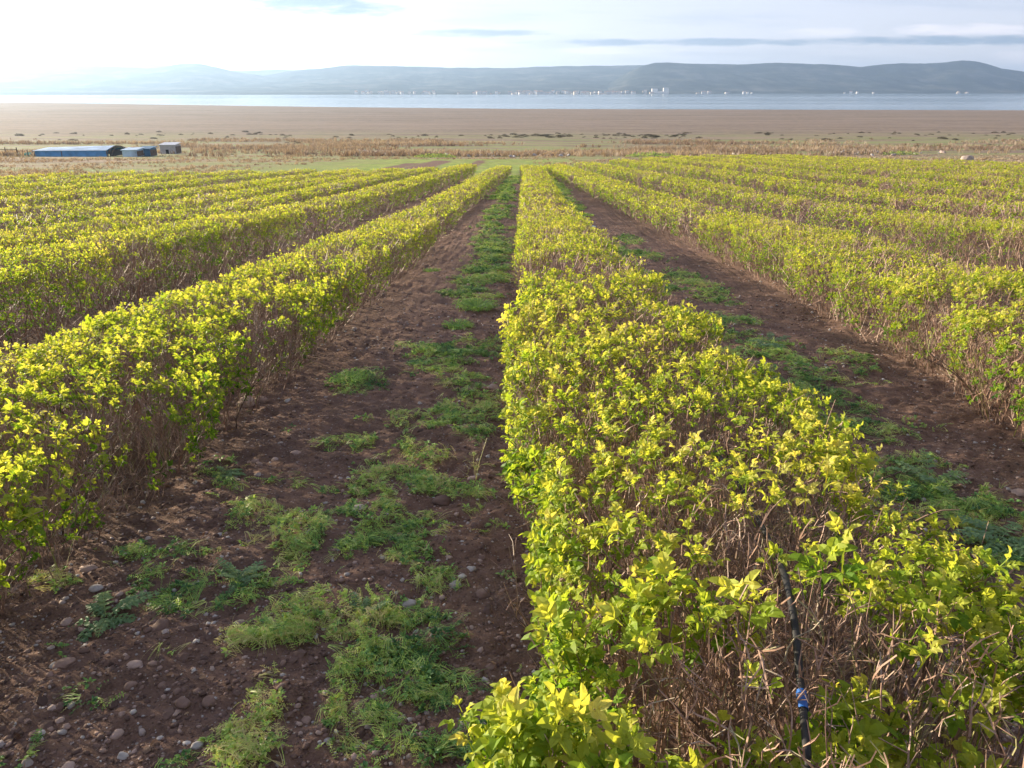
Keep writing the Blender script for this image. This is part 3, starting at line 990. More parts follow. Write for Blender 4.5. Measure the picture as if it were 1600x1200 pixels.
def lane_ok(x, y, m=0.0):
    """bare lane ground: outside every hedge foot near the camera"""
    cl = np.interp(y, [-2, 2, 5.5, 11, 23, 49, 68], [.02, .05, .08, .14, .3, .8, .9])
    l1 = np.interp(y, [-2, 3.8, 5.3, 10, 20.6, 30, 48, 67], [-2.5, -2.46, -2.34, -2.25, -2.0, -1.9, -1.0, -.1])
    r1 = np.interp(y, [-2, 5.3, 7, 9.6, 14, 26, 40, 69], [3.6, 3.75, 4.15, 4.35, 4.65, 4.7, 4.1, 3.0])
    return ((x > l1 - .25) & (x < cl + .12)) | ((x > cl + 1.35) & (x < r1 + .25))


def frustum_pts(n, d0, d1, power=1.6):
    """points on the ground inside the view, denser near the camera"""
    t = rng.random(n)
    y = d0 * (d1 / d0) ** (t ** (1 / 1.0))
    x = rng.uniform(-1, 1, n) * (y * .75 + .6)
    return x, y


def ground_scatter(acc, tmpl, x, y, size, tint, sink=.25, lift=0.0):
    n = len(x)
    z = G(x, y)
    ax = np.stack([rng.normal(0, .18, n), rng.normal(0, .18, n), np.ones(n)], 1)
    pos = np.stack([x, y, z - size * sink + size * .3 + lift], 1)
    acc.scatter(tmpl, pos, basis(ax, rng.uniform(0, 6.28, n)), size, tint)


def gravel():
    a = Acc()
    x, y = frustum_pts(60000, 1.0, 14.0)
    k = lane_ok(x, y) & (rng.random(len(x)) < .35 + 1.2 * (fbm(x * 1.5, y * 1.5, 71, 3) - .3)); x, y = x[k], y[k]
    n = len(x)
    size = np.clip(rng.lognormal(-5.15, .6, n), .0020, .020) * (1 + y * .05)
    tint = np.where(rng.random(n) < .5, rng.uniform(.15, .55, n), rng.uniform(.5, 1.0, n))
    ground_scatter(a, T_PEB1, x, y, size, tint)
    x, y = frustum_pts(9000, 8.0, 45.0)
    k = lane_ok(x, y); x, y = x[k], y[k]; n = len(x)
    ground_scatter(a, T_PEB1, x, y, rng.uniform(.010, .028, n), np.where(rng.random(n) < .5, rng.uniform(.2, .6, n), rng.uniform(.6, 1, n)))
    tag(a.build("gravel", M_STONE, smooth=True), "fine gravel and soil crumbs strewn over the lanes", kind="stuff")
    c = Acc()                               # broken clods of the soil itself
    x, y = frustum_pts(30000, 1.0, 12.0)
    k = lane_ok(x, y); x, y = x[k], y[k]; n = len(x)
    ground_scatter(c, T_PEB1, x, y, np.clip(rng.lognormal(-4.75, .6, n), .004, .038), rng.uniform(0, .5, n), sink=.5)
    tag(c.build("soil_crumbs", M_STONE), "crumbly brown clods of soil along the lanes", kind="stuff")


gravel()

STONE_MESH = []


def stone_mesh(i, tint, sub=3):
    v, f = ico(sub)
    ax = np.array([1, random.uniform(.66, .92), random.uniform(.42, .66)])
    off = random.uniform(0, 90)
    r = 1 + .55 * (fbm(v[:, 0] * 1.1 + off, v[:, 1] * 1.1 + v[:, 2] * 1.3, 5, 3) - .5)
    for _ in range(random.randint(1, 3)):
        nn = np.array(rv()); nn /= np.linalg.norm(nn); v = v - np.outer(np.maximum(0, v @ nn - .7) * .8, nn)
    o = fast_mesh("cobble", v * r[:, None] * ax, f, M_STONE, tint=np.full(len(v), tint), smooth=True)
    return o


def put_stone(o, x, y, r, rz, tilt=.1, sink=.3):
    o.location = (x, y, float(G(x, y)) + r * (.36 - sink))
    o.scale = (r, r, r)
    o.rotation_euler = (random.uniform(-tilt, tilt), random.uniform(-tilt, tilt), rz)


_named = [  # px, py, width px, tint, rot, label
    (637, 943, 28, .93, .9, "smooth grey cobble standing tilted at the edge of the cut weeds"),
    (711, 912, 22, .88, 1.3, "pale oblong cobble leaning on a round grey one beside the middle row"),
    (722, 898, 15, .97, .2, "small round grey cobble just behind the pale oblong cobble"),
    (755, 932, 26, .52, .3, "round brown cobble close to the foot of the middle row"),
    (690, 785, 32, .30, .0, "dark brown blocky stone behind the heaped cut weeds"),
    (560, 800, 27, .86, .1, "flat pale cobble lying alone above the first big weed heap"),
    (740, 747, 20, .74, .4, "pinkish broken stone on bare soil near the middle row"),
    (386, 638, 32, .76, .35, "long tan cobble at the foot of the sunward hedge row"),
    (408, 633, 20, .66, .1, "short tan cobble touching the long tan one under the hedge"),
    (507, 691, 15, .95, .3, "small pale oval cobble in the middle of the brown lane"),
    (771, 607, 20, .75, .2, "pink rounded cobble in the weeds against the middle row"),
    (463, 714, 17, .72, .1, "flattish tan cobble on the bare brown slope of the lane"),
    (140, 894, 24, .70, .2, "tan cobble on dark soil between hedge foot and thistle"),
    (152, 923, 20, .90, .1, "grey cobble touching the back of the spreading thistle"),
    (101, 1041, 27, .62, .7, "slanting reddish brown cobble beside a small grey one"),
    (87, 1041, 15, .93, .3, "small grey cobble beside the slanting reddish brown one"),
    (210, 1045, 22, .77, .1, "round tan cobble in front of the thistle on bare soil"),
    (204, 1074, 17, .56, .5, "dull squarish cobble just below the round tan one"),
    (328, 1097, 24, .50, 1.4, "upright brown cobble beside the lowest green weeds"),
    (255, 988, 28, .44, .1, "dark brown cobble half sunk in soil right of the thistle"),
    (292, 1160, 14, .99, .1, "pale grey egg shaped cobble at the bottom of the lane"),
    (309, 1168, 17, .95, .3, "whitish flat cobble beside the egg shaped one"),
    (182, 1146, 20, .74, 1.5, "tan cobble standing on end low in the lane"),
    (269, 949, 14, .98, .1, "small white cobble between thistle and grassy tuft"),
    (1592, 780, 22, .70, .1, "pinkish cobble on the soil lane beyond the middle row"),
]
for i, (px, py, wpx, t, rz, lab) in enumerate(_named):
    x, y = px_ground(px, py)
    dist = math.sqrt(x * x + y * y + 4)
    o = stone_mesh(i, t)
    put_stone(o, x, y, wpx * dist / FPX / 2, rz + random.uniform(-.2, .2))
    tag(o, lab, "cobble", "cobbles lying on the brown lanes")

_src = [stone_mesh(i, t) for i, t in enumerate((.42, .52, .6, .68, .75, .84, .36, .96))]
_used = [False] * len(_src)


def lane_cobbles(n, left):
    lab = "cobble half sunk in the soil lane on the sunward side of the middle row" if left else "cobble lying on the shaded lane on the far side of the middle row"
    cnt = 0
    while cnt < n:
        t = random.random()
        y = 1.25 * (14 / 1.25) ** t
        x = random.uniform(-1, 1) * (y * .72 + .4)
        if not bool(lane_ok(np.array([x]), np.array([y]))[0]): continue
        if (x < .6) != left: continue
        if not bool(in_view(np.array([x]), np.array([y]), np.array([float(G0(x, y))]), 1.0)[0]): continue
        k = random.randrange(len(_src))
        if _used[k]:
            o = _src[k].copy(); COL.objects.link(o)
        else:
            o = _src[k]; _used[k] = True
        r = random.choice([.009, .010, .012, .014, .017, .022]) * random.uniform(.85, 1.15) * (1 + .045 * y)
        put_stone(o, x, y, r, random.uniform(0, 6.28), .3)
        tag(o, lab, "cobble", "cobbles on the sunward lane" if left else "cobbles on the shaded lane")
        cnt += 1


lane_cobbles(200, True)
lane_cobbles(90, False)


# ------------------------------------------------------------------ weeds
def sprig(lod):
    """cut trailing stem with small leaves; lies along x"""
    b = TB()
    p = Vector((-.5, 0, 0)); d = Vector((1, random.uniform(-.4, .4), random.uniform(.15, .6))).normalized(); q = [p]
    n = 5
    for j in range(n):
        d = (d + Vector((0, random.uniform(-.35, .35), -.22))).normalized(); q.append(q[-1] + d / n)
    t0 = random.uniform(.35, .8)
    for j in range(n):
        w = Vector((0, .009, .004)) * (1 - j * .12)
        b.quad((q[j] - w, q[j] + w, q[j + 1] + w * .85, q[j + 1] - w * .85), t0 + .1)
    for j in range(1, n + 1):
        for k in range(2 if lod == 0 else 1):
            for sg in (-1, 1):
                dd = (Vector((random.uniform(-.2, .7), sg * random.uniform(.5, 1), random.uniform(0, .6)))).normalized()
                b.leaflet(q[j] + (q[j] - q[j - 1]) * (-.5 * k), dd, Vector((0, 0, 1)), random.uniform(.07, .13), random.uniform(.035, .06), t0 + random.uniform(-.2, .15), 1)
    return b.get()


def blades(_):
    b = TB()
    for i in range(6):
        an = random.uniform(-.5, .5); d = Vector((math.cos(an), math.sin(an), random.uniform(.2, .9))).normalized()
        p = Vector((-.4, random.uniform(-.08, .08), 0)); q = [p]
        for j in range(4):
            d = (d + Vector((0, random.uniform(-.15, .15), -.28))).normalized(); q.append(q[-1] + d * random.uniform(.18, .26))
        side = Vector((-math.sin(an), math.cos(an), .2)) * random.uniform(.006, .012)
        t = random.uniform(.45, .95)
        for j in range(4):
            a, c = side * (1 - j * .22), side * (1 - (j + 1) * .22)
            b.quad((q[j] - a, q[j] + a, q[j + 1] + c, q[j + 1] - c), t)
    return b.get()


def broad(_):
    b = TB()
    for i in range(random.randint(5, 9)):
        an = random.uniform(0, 6.28); el = random.uniform(.1, .9)
        d = Vector((math.cos(an) * math.cos(el), math.sin(an) * math.cos(el), math.sin(el)))
        b.leaflet(Vector((0, 0, 0)) + d * .12, d, Vector((0, 0, 1)), random.uniform(.25, .5), random.uniform(.13, .26), random.uniform(.05, .45), 0, .3, .3)
    return b.get()


T_SPRIG = [sprig(0) for _ in range(12)]
T_BLADE = [blades(0) for _ in range(12)]
T_BROAD = [broad(0) for _ in range(10)]


def weed_patch(acc, cx, cy, rx, ry, rot, dens, hgt, fresh=0.0, mix=(.44, .30, .26)):
    n = int(math.pi * rx * ry * dens)
    r = np.sqrt(rng.random(n)) * (0.75 + .5 * rng.random(n)); a = rng.random(n) * 6.283
    u, v = r * np.cos(a) * rx, r * np.sin(a) * ry
    x = cx + u * math.cos(rot) - v * math.sin(rot); y = cy + u * math.sin(rot) + v * math.cos(rot)
    keep = (fbm(x * 5, y * 5, 55, 3) > .30 + .22 * r) & (fbm(x * 13, y * 13, 57, 2) > .41)
    x, y, r = x[keep], y[keep], r[keep]
    n = len(x)
    if n == 0: return
    mound = hgt * np.clip(1 - r ** 2, 0, 1) * (.4 + 1.2 * fbm(x * 9, y * 9, 66, 2))
    z = G(x, y) + rng.random(n) * mound + .004
    dist = math.hypot(cx, cy)
    kk = 1 + max(0, dist - 3) * .07
    pos = np.stack([x, y, z], 1)
    c = rng.random(n)
    spin = (fbm(x * 2.2, y * 2.2, 77, 2) * 12 + rng.normal(0, .9, n))
    ax = np.stack([rng.normal(0, .35, n), rng.normal(0, .35, n), np.ones(n)], 1)
    rot_ = basis(ax, spin)
    tint = fresh + .10 + (fbm(x * 3, y * 3, 88, 3) - .5) * 1.1 + rng.normal(0, .08, n)
    for T, lo, hi, s0, s1 in ((T_SPRIG, 0, mix[0], .06, .14), (T_BLADE, mix[0], mix[0] + mix[1], .07, .17), (T_BROAD, mix[0] + mix[1], 1, .03, .065)):
        k = (c >= lo) & (c < hi)
        acc.scatter(T, pos[k], rot_[k], rng.uniform(s0, s1, k.sum()) * kk, tint[k])


def weeds():
    a = Acc()
    P = [  # px, py, half width px, half height px, fresh, height
        (650, 712, 60, 24, .12, .10), (700, 765, 75, 26, .05, .06), (620, 760, 70, 28, -.02, .05), (560, 690, 45, 12, -.05, .04),
        (470, 835, 95, 30, .03, .07), (385, 795, 45, 24, .0, .06), (590, 820, 75, 28, .0, .05), (560, 860, 90, 28, .02, .05), (395, 925, 50, 28, .1, .06),
        (520, 985, 130, 48, .10, .12), (430, 1000, 90, 26, .16, .08), (640, 990, 60, 45, -.12, .07), (560, 1060, 110, 40, -.02, .09),
        (450, 1120, 70, 40, .10, .08), (400, 1170, 75, 45, .20, .10), (560, 1140, 80, 30, -.10, .05), (270, 890, 70, 34, -.12, .05), (310, 940, 50, 20, -.1, .05),
        (680, 905, 45, 22, .02, .03), (650, 660, 65, 14, .05, .05), (720, 650, 60, 22, .0, .05), (730, 600, 50, 24, -.02, .05), (690, 570, 45, 16, -.05, .05),
        (730, 545, 50, 12, -.05, .04), (660, 545, 30, 8, -.06, .04), (560, 600, 45, 16, -.10, .04), (350, 750, 40, 22, -.18, .05),
        (690, 1085, 50, 24, -.15, .03), (735, 1175, 60, 28, -.15, .05), (450, 760, 50, 16, -.1, .03), (740, 680, 40, 16, 0, .03), (640, 1180, 60, 22, -.1, .04),
        (190, 880, 40, 18, -.15, .03), (60, 910, 50, 18, -.1, .04),
        (1195, 545, 45, 18, -.15, .06), (1250, 590, 60, 16, -.05, .05), (1300, 625, 60, 18, -.05, .05), (1350, 675, 60, 18, .08, .06), (1300, 660, 60, 20, -.02, .05),
        (1400, 740, 80, 22, -.02, .06), (1450, 770, 80, 26, -.08, .07), (1560, 830, 70, 35, -.1, .08), (1540, 890, 60, 26, -.12, .06), (1500, 800, 60, 22, -.1, .05),
        (1240, 560, 40, 10, -.15, .03), (1420, 800, 50, 30, -.1, .05), (1320, 560, 40, 8, -.1, .02), (1370, 590, 40, 8, -.05, .02),
        (1090, 450, 35, 10, -.12, .05), (1050, 432, 40, 9, -.12, .04), (1120, 470, 30, 8, -.12, .03), (1010, 400, 25, 8, -.1, .04), (985, 375, 20, 7, -.1, .04),
        (1150, 500, 30, 8, -.1, .03), (745, 440, 30, 8, -.08, .03), (760, 410, 30, 8, -.1, .03), (715, 512, 20, 8, -.05, .03), (770, 385, 25, 7, -.1, .03),
    ]
    for _ in range(130):               # stray seedlings and scraps
        y = 1.3 * (12 / 1.3) ** random.random(); x = random.uniform(-1, 1) * (y * .7 + .3)
        if bool(lane_ok(np.array([x]), np.array([y]))[0]):
            weed_patch(a, x, y, random.uniform(.04, .16), random.uniform(.03, .12), 0, 900 * min(1, (3 / (y + 1))), .03, random.uniform(-.2, .1), (.3, .2, .5))
    for px, py, hw, hh, fr, h in P:
        px += random.uniform(-12, 12); hw *= random.uniform(.95, 1.4); hh *= random.uniform(1.0, 1.55)
        x, y = px_ground(px, py); x1, _ = px_ground(px + hw, py); _, y1 = px_ground(px, py - hh)
        dist = math.hypot(y, 2)
        weed_patch(a, x, y, abs(x1 - x), abs(y1 - y) * .9, random.uniform(-.3, .3), 3400 * min(1.0, (2.6 / dist) ** 1.2), h * .8, fr)
    # the lanes green over further down the slope
    for lx, side in ((0, 0), (1, 1)):
        for y in np.arange(8, 66, .55):
            if lx == 0:
                x = float(np.interp(y, [8, 23, 49, 68], [-.45, -.55, -.35, .2])) + random.uniform(-.35, .3)
                p = .25 + .45 * min(1, max(0, (y - 8) / 14))
            else:
                x = float(np.interp(y, [8, 23, 49, 68], [2.15, 2.3, 2.75, 2.5])) + random.uniform(-.3, .45)
                p = .75
            if random.random() < p:
                weed_patch(a, x, y, random.uniform(.3, .7), random.uniform(.3, .6), 0, 800 if y < 20 else 260, .05, -.08 + random.uniform(-.08, .08))
    tag(a.build("weeds", M_WEED), "cut and trailing green weeds matted over the lanes", kind="stuff")
    # dead leaves, straw and twigs
    b = Acc()
    x, y = frustum_pts(5200, 1.0, 9.0)
    l1 = np.interp(y, [-2, 3.8, 5.3, 10], [-2.5, -2.46, -2.34, -2.25])
    k = (rng.random(len(x)) < .25) | ((x > -.1) & (x < 1.7)) | (np.abs(x - l1) < .35)
    x, y = x[k], y[k]; n = len(x)
    T = []
    for _ in range(8):
        tb = TB()
        tb.leaflet(Vector((0, 0, 0)), Vector((1, 0, random.uniform(-.1, .3))), Vector((0, 0, 1)), 1, .55, random.uniform(.1, .8), 0, random.uniform(.1, .6), .3)
        T.append(tb.get())
    for _ in range(6):
        tb = TB()
        q = [Vector((-1, 0, 0)), Vector((0, random.uniform(-.3, .3), .1)), Vector((1.2, random.uniform(-.4, .4), 0))]
        tb.tube(q, .05, .035, random.uniform(.3, 1)); T.append(tb.get())
    ax = np.stack([rng.normal(0, .3, n), rng.normal(0, .3, n), np.ones(n)], 1)
    b.scatter(T, np.stack([x, y, G(x, y) + .004], 1), basis(ax, rng.uniform(0, 6.28, n)), rng.uniform(.012, .035, n), rng.normal(0, .1, n))
    m = leaf_mat("dead_leaf", [(0, (.10, .05, .03)), (.5, (.24, .14, .08)), (1, (.38, .27, .17))], trans=.15, tboost=1, rough=.8)
    tag(b.build("leaf_litter", m), "dry brown leaves and twig scraps under the hedge rows", kind="stuff")


weeds()


def thistle(px, py, rad, nleaf, label, cat, seed, up=.35, name="thistle"):
    random.seed(seed)
    x, y = px_ground(px, py)
    b = TB()
    for i in range(nleaf):
        an = i * 2.4 + random.uniform(-.3, .3); el = random.uniform(.05, up + .35)
        L_ = rad * random.uniform(.65, 1.1)
        d = Vector((math.cos(an) * math.cos(el), math.sin(an) * math.cos(el), math.sin(el)))
        p = d * .01; q = [p]
        for j in range(8):
            d = (d + Vector((0, 0, -.11)) + rv(.05)).normalized(); q.append(q[-1] + d * L_ / 8)
        t = random.uniform(.3, .8)
        for j in range(8):
            dd = (q[j + 1] - q[j]).normalized(); side = dd.cross(Vector((0, 0, 1))).normalized()
            w = .0022
            b.quad((q[j] - side * w, q[j] + side * w, q[j + 1] + side * w, q[j + 1] - side * w), min(1, t + .25))
            lob = L_ * .20 * math.sin(math.pi * (j + 1.2) / 9.5)
            for sg in (-1, 1):
                for ang in (.9, .25):
                    b.leaflet(q[j] + dd * .25 * L_ / 8, side * sg + dd * ang + Vector((0, 0, random.uniform(-.1, .35))), Vector((0, 0, 1)), lob * random.uniform(.8, 1.2), lob * .42, t + random.uniform(-.1, .1), 0, .2)
    v, q_, t_ = b.get()
    o = fast_mesh(name, v, q_, M_THIST, tint=t_)
    o.location = (x, y, float(G(x, y)) + .01)
    tag(o, label, cat)
    return o


thistle(165, 965, .24, 15, "spreading grey green thistle on bare soil at the hedge side of the lane", "thistle", 3)
thistle(375, 905, .15, 16, "pale spiky weed tuft beside the big heap of cut weeds", "weed", 5, .7, "weed_tuft")
thistle(1200, 545, .30, 16, "bluish thistle against the back flank of the middle row", "thistle", 9)
thistle(352, 742, .13, 13, "bluish thistle near the foot of the sunward hedge row", "thistle", 11)
thistle(1450, 765, .26, 18, "leafy thistle in the weed strip of the shaded lane", "thistle", 13, .6)
thistle(1560, 850, .28, 16, "broad thistle nearest to the hedge end in the shaded lane", "thistle", 15)
thistle(570, 965, .13, 12, "small blue green seedling rising from the heaped weeds", "weed", 17, .8, "seedling")
random.seed(99)


def grass_tuft(px, py, rad, h, n, label):
    x, y = px_ground(px, py)
    b = TB()
    for i in range(n):
        an = random.uniform(0, 6.28); r0 = rad * math.sqrt(random.random()) * .7
        p = Vector((math.cos(an) * r0, math.sin(an) * r0, 0)); d = Vector((math.cos(an) * .5, math.sin(an) * .5, 1)) + rv(.3); q = [p]
        for j in range(3):
            d = (d.normalized() + Vector((math.cos(an) * .35, math.sin(an) * .35, -.15)) + rv(.1)); q.append(q[-1] + d.normalized() * h / 2.4)
        s = Vector((-math.sin(an), math.cos(an), 0)) * .004
        t = random.uniform(.2, .65)
        for j in range(3):
            b.quad((q[j] - s * (1 - .3 * j), q[j] + s * (1 - .3 * j), q[j + 1] + s * (.7 - .3 * j), q[j + 1] - s * (.7 - .3 * j)), t)
            if random.random() < .6:
                b.leaflet(q[j + 1], d + rv(.8), Vector((0, 0, 1)), .03, .014, t, 1)
    v, q_, t_ = b.get()
    o = fast_mesh("weed_tuft", v, q_, M_WEED, tint=t_)
    o.location = (x, y, float(G(x, y)))
    tag(o, label, "weed")


grass_tuft(745, 485, .30, .13, 420, "bushy green weed tuft alone in the lane, biggest of the upright tufts")
grass_tuft(716, 515, .14, .09, 160, "small green weed tuft just in front of the biggest upright tuft")
grass_tuft(675, 425, .14, .07, 120, "low weed tuft on pebbly soil by the sunward hedge foot")
grass_tuft(740, 443, .22, .09, 160, "flat green weed tuft behind the biggest upright tuft")
grass_tuft(545, 600, .14, .10, 150, "blue green weed tuft on bare brown soil below the sunward row")


# ------------------------------------------------------------------ irrigation hose in the pruned end
def smooth_path(pts, m=6):
    out = []
    P = [pts[0]] + pts + [pts[-1]]
    for i in range(1, len(P) - 2):
        for j in range(m):
            t = j / m
            a, b_, c, d = P[i - 1], P[i], P[i + 1], P[i + 2]
            out.append(0.5 * ((2 * b_) + (c - a) * t + (2 * a - 5 * b_ + 4 * c - d) * t * t + (3 * b_ - a - 3 * c + d) * t ** 3))
    out.append(pts[-1])
    return out


def tube_obj(name, pts, r, mat, parent=None, sides=14):
    b = TB(); b.tube(pts, r, r, 0, sides)
    v, q, t = b.get()
    return fast_mesh(name, v, q, mat, parent, smooth=True)


M_HOSE = plain_mat("black_plastic", (.016, .016, .017), .6, .25, 30, .15, spec=.25)
M_BLUEP = plain_mat("blue_plastic", (.01, .08, .30), .35, .1, 30)
hp = [px_h(1118, 706, .34), px_h(1150, 748, .42), px_h(1185, 812, .47), px_h(1215, 872, .58), px_h(1232, 922, .64), px_h(1243, 985, .645), px_h(1250, 1060, .63), px_h(1256, 1120, .62), px_h(1262, 1200, .62), px_h(1262, 1330, .42)]
hose = empty("irrigation_hose", hp[5])
tag(hose, "black irrigation hose with a blue coupling lying inside the pruned hedge end", "hose")
hpl = [p - Vector(hp[5]) for p in hp]
sp = smooth_path(hpl)
k0 = 6 * 6
tube_obj("pipe", sp[:k0 + 1], .0105, M_HOSE, hose)
tube_obj("pipe", sp[k0 + 3:], .0095, M_HOSE, hose)
tube_obj("collar", [sp[k0 - 1], sp[k0 + 1], sp[k0 + 3]], .0095, M_HOSE, hose)
c1 = [sp[k0 + 2] + (sp[k0 + 5] - sp[k0 + 2]) * f for f in (0, .5, 1)]
cp = tube_obj("coupling", c1, .0125, M_BLUEP, hose, 10)
tube_obj("coupling_nut", [c1[1] - (c1[2] - c1[0]) * .12, c1[1], c1[1] + (c1[2] - c1[0]) * .12], .0145, M_BLUEP, cp, 8)

# pale blue plastic bottle lying at the edge of the shaded lane
def bottle():
    x, y = px_ground(926, 357)
    r = empty("plastic_bottle", (x, y, float(G(x, y)) + .05), .7)
    tag(r, "pale blue plastic bottle lying against the shaded flank of the middle row", "bottle")
    m = plain_mat("pale_blue_plastic", (.35, .55, .75), .25, .05, 10)
    prof = [(0, .0), (0, .045), (.02, .055), (.18, .055), (.22, .045), (.27, .018), (.30, .018)]
    def lathe(name, prof, mat, par):
        b = TB(); n = 16
        for (h, rr) in prof:
            for j in range(n):
                b.v.append((h - .15, rr * math.cos(j * 6.2832 / n), rr * math.sin(j * 6.2832 / n))); b.t.append(0)
        for i in range(len(prof) - 1):
            for j in range(n):
                b.q.append((i * n + j, i * n + (j + 1) % n, (i + 1) * n + (j + 1) % n, (i + 1) * n + j))
        v, q, t = b.get(); return fast_mesh(name, v, q, mat, par, smooth=True)
    lathe("bottle_body", prof, m, r)
    lathe("bottle_cap", [(.298, 0), (.298, .022), (.325, .022), (.325, 0)], M_BLUEP, r)


bottle()


# ------------------------------------------------------------------ land beyond the field
def box_quads(acc_v, acc_q, x0, x1, y0, y1, z0, z1):
    n = len(acc_v)
    acc_v += [(x0, y0, z0), (x1, y0, z0), (x1, y1, z0), (x0, y1, z0), (x0, y0, z1), (x1, y0, z1), (x1, y1, z1), (x0, y1, z1)]
    acc_q += [(n, n + 1, n + 5, n + 4), (n + 1, n + 2, n + 6, n + 5), (n + 2, n + 3, n + 7, n + 6), (n + 3, n, n + 4, n + 7), (n + 4, n + 5, n + 6, n + 7), (n + 3, n + 2, n + 1, n)]


def boxes(name, lst, mat, parent=None):
    v, q = [], []
    for b in lst: box_quads(v, q, *b)
    return fast_mesh(name, v, q, mat, parent)


def slab(name, corners, th, mat, parent=None):
    """a sloping sheet with thickness, from its four corners"""
    v = list(corners) + [(a, b, c - th) for a, b, c in corners]
    q = [(0, 1, 2, 3), (7, 6, 5, 4), (0, 4, 5, 1), (1, 5, 6, 2), (2, 6, 7, 3), (3, 7, 4, 0)]
    return fast_mesh(name, v, q, mat, parent)


M_TARP = plain_mat("blue_tarpaulin", (.09, .30, .60), .45, .12, .8)
M_TARPL = plain_mat("faded_blue_sheet", (.42, .56, .70), .5, .15, .6)
M_TEAL = plain_mat("teal_netting", (.12, .50, .45), .6, .12, 1.2)
M_WOOD = plain_mat("old_timber", (.12, .08, .055), .85, .2, 3)
M_BLOCK = plain_mat("whitewashed_block", (.42, .40, .39), .9, .08, 1.0)
M_TIN = plain_mat("pale_tin", (.55, .56, .58), .4, .1, 1.0, metal=.3)
M_DARK = plain_mat("dark_opening", (.02, .02, .02), .9, .1, 1)
M_NAVY = plain_mat("dark_blue_sheet", (.05, .15, .26), .6, .2, .8)


def at_base(px, py):
    x, y = px_ground(px, py); return x, y, float(G(x, y))


def shed():
    x0, y0, z0 = at_base(55, 244.5); x1 = (168 - 800) / (55 - 800) * x0
    w = x1 - x0; sc = w / 120.0
    r = empty("long_shed", (x0, y0, z0 - .1))
    tag(r, "long low blue tarpaulin shed with a faded pale blue roof on the dry plain", "shed")
    H = 10.2 * sc; T = 15.6 * sc; dp = 7.5
    boxes("wall", [(0, w, 0, .15, 0, H), (0, .15, .15, dp, 0, H), (0, w, dp, dp + .15, 0, H)], M_TARP, r)
    n = 9
    slab("roof", [(-.2, -.3, H + .02), (w + .1, -.3, H + .1), (w * .99, dp / 2, T + .1), (w * .045, dp / 2, T - .25)], .06, M_TARPL, r)
    slab("roof", [(w * .045, dp / 2 + .02, T - .25), (w * .99, dp / 2 + .02, T + .1), (w + .1, dp + .3, H), (-.2, dp + .3, H)], .06, M_TARPL, r)
    for i in (0, 3, n - 1):
        boxes("post", [(w * i / (n - 1) - .05, w * i / (n - 1) + .05, -.12, -.01, 0, H + .02)], M_WOOD, r)
    # open gable end with a dark hoop frame
    b = TB()
    for yy in (0.0,):
        pts = [Vector((w + .12, dp * .5 + dp * .5 * math.cos(a), T * math.sin(a) * 1.02)) for a in np.linspace(0, math.pi, 14)]
        b.tube(pts, .09, .09, 0, 5)
        pts = [Vector((w + .7, dp * .5 + dp * .46 * math.cos(a), T * math.sin(a) * .97)) for a in np.linspace(0, math.pi, 14)]
        b.tube(pts, .08, .08, 0, 5)
    v, q, t = b.get(); fast_mesh("hoop_frame", v, q, M_WOOD, r)
    boxes("end_shade_panel", [(w + .02, w + .08, dp * .12, dp * .88, 0, H * .98)], M_DARK, r)  # near-black sheet standing in for the shade inside the open end
    # netting yard on the left
    xf = (24 - 57) * sc
    f = empty("netting_fence", (x0, y0 + 1.0, z0 - .1))
    tag(f, "teal netting fence on thin posts joined to the end of the long shed", "fence")
    ln = -xf; hh = 7.2 * sc
    for i in range(5):
        px_ = -ln * i / 4
        boxes("post", [(px_ - .06, px_ + .06, -.06, .06, 0, hh + .35)], M_WOOD, f)
    for i in range(4):
        a, c = -ln * (i + 1) / 4 + .07, -ln * i / 4 - .07
        boxes("net_panel", [(a, c, -.02, .02, .25, hh * (.9 + .05 * (i % 2)))], M_TEAL, f)
    # farther bare rail fence
    g = empty("rail_fence", (x0 - ln - .4, y0 + 1.5, z0 - .1))
    tag(g, "weathered timber rail fence at the frame edge past the teal netting", "fence")
    for i in range(5):
        boxes("post", [(-2.2 * i - .06, -2.2 * i + .06, -.06, .06, 0, 1.7)], M_WOOD, g)
    for zz in (.6, 1.25):
        boxes("rail", [(-9.0, .1, -.10, -.065, zz, zz + .1)], M_WOOD, g)


shed()


def hut(px0, px1, pyb, pyt, wallm, roofm, name, label, dp=3.0, door=True, gable=False):
    x0, y0, z0 = at_base(px0, pyb); x1 = (px1 - 800) / (px0 - 800) * x0
    w = x1 - x0; sc = w / (px1 - px0); H = (pyb - pyt) * sc
    r = empty(name, (x0, y0, z0 - .05)); tag(r, label, "hut")
    boxes("wall", [(0, w, 0, .12, 0, H * .86), (0, .12, .12, dp, 0, H * .86), (w - .12, w, .12, dp, 0, H * .86), (0, w, dp, dp + .12, 0, H * .86)], wallm, r)
    slab("roof", [(-.2, -.25, H * .87), (w + .2, -.25, H * .87), (w + .2, dp + .3, H * 1.03), (-.2, dp + .3, H * 1.03)], .09, roofm, r)
    if door:
        boxes("door", [(w * .36, w * .56, -.03, .0, 0, H * .42)], M_DARK, r)
    boxes("side_panel", [(w + .01, w + .05, .2, dp - .1, .1, H * .7)], M_WOOD, r)
    return r


hut(251, 275, 240.5, 224.5, M_BLOCK, M_TIN, "block_hut", "small whitewashed hut with a pale tin roof and dark doorway", 3.2)
hut(192, 214, 245, 232.5, M_TARPL, M_TARPL, "lean_to_hut", "low faded blue hut under a pale sheet roof beside the long shed", 3.0, False)
hut(216, 235, 244.5, 230.5, M_NAVY, M_NAVY, "dark_hut", "dark blue sheet hut between the faded hut and the whitewashed hut", 3.0, True)


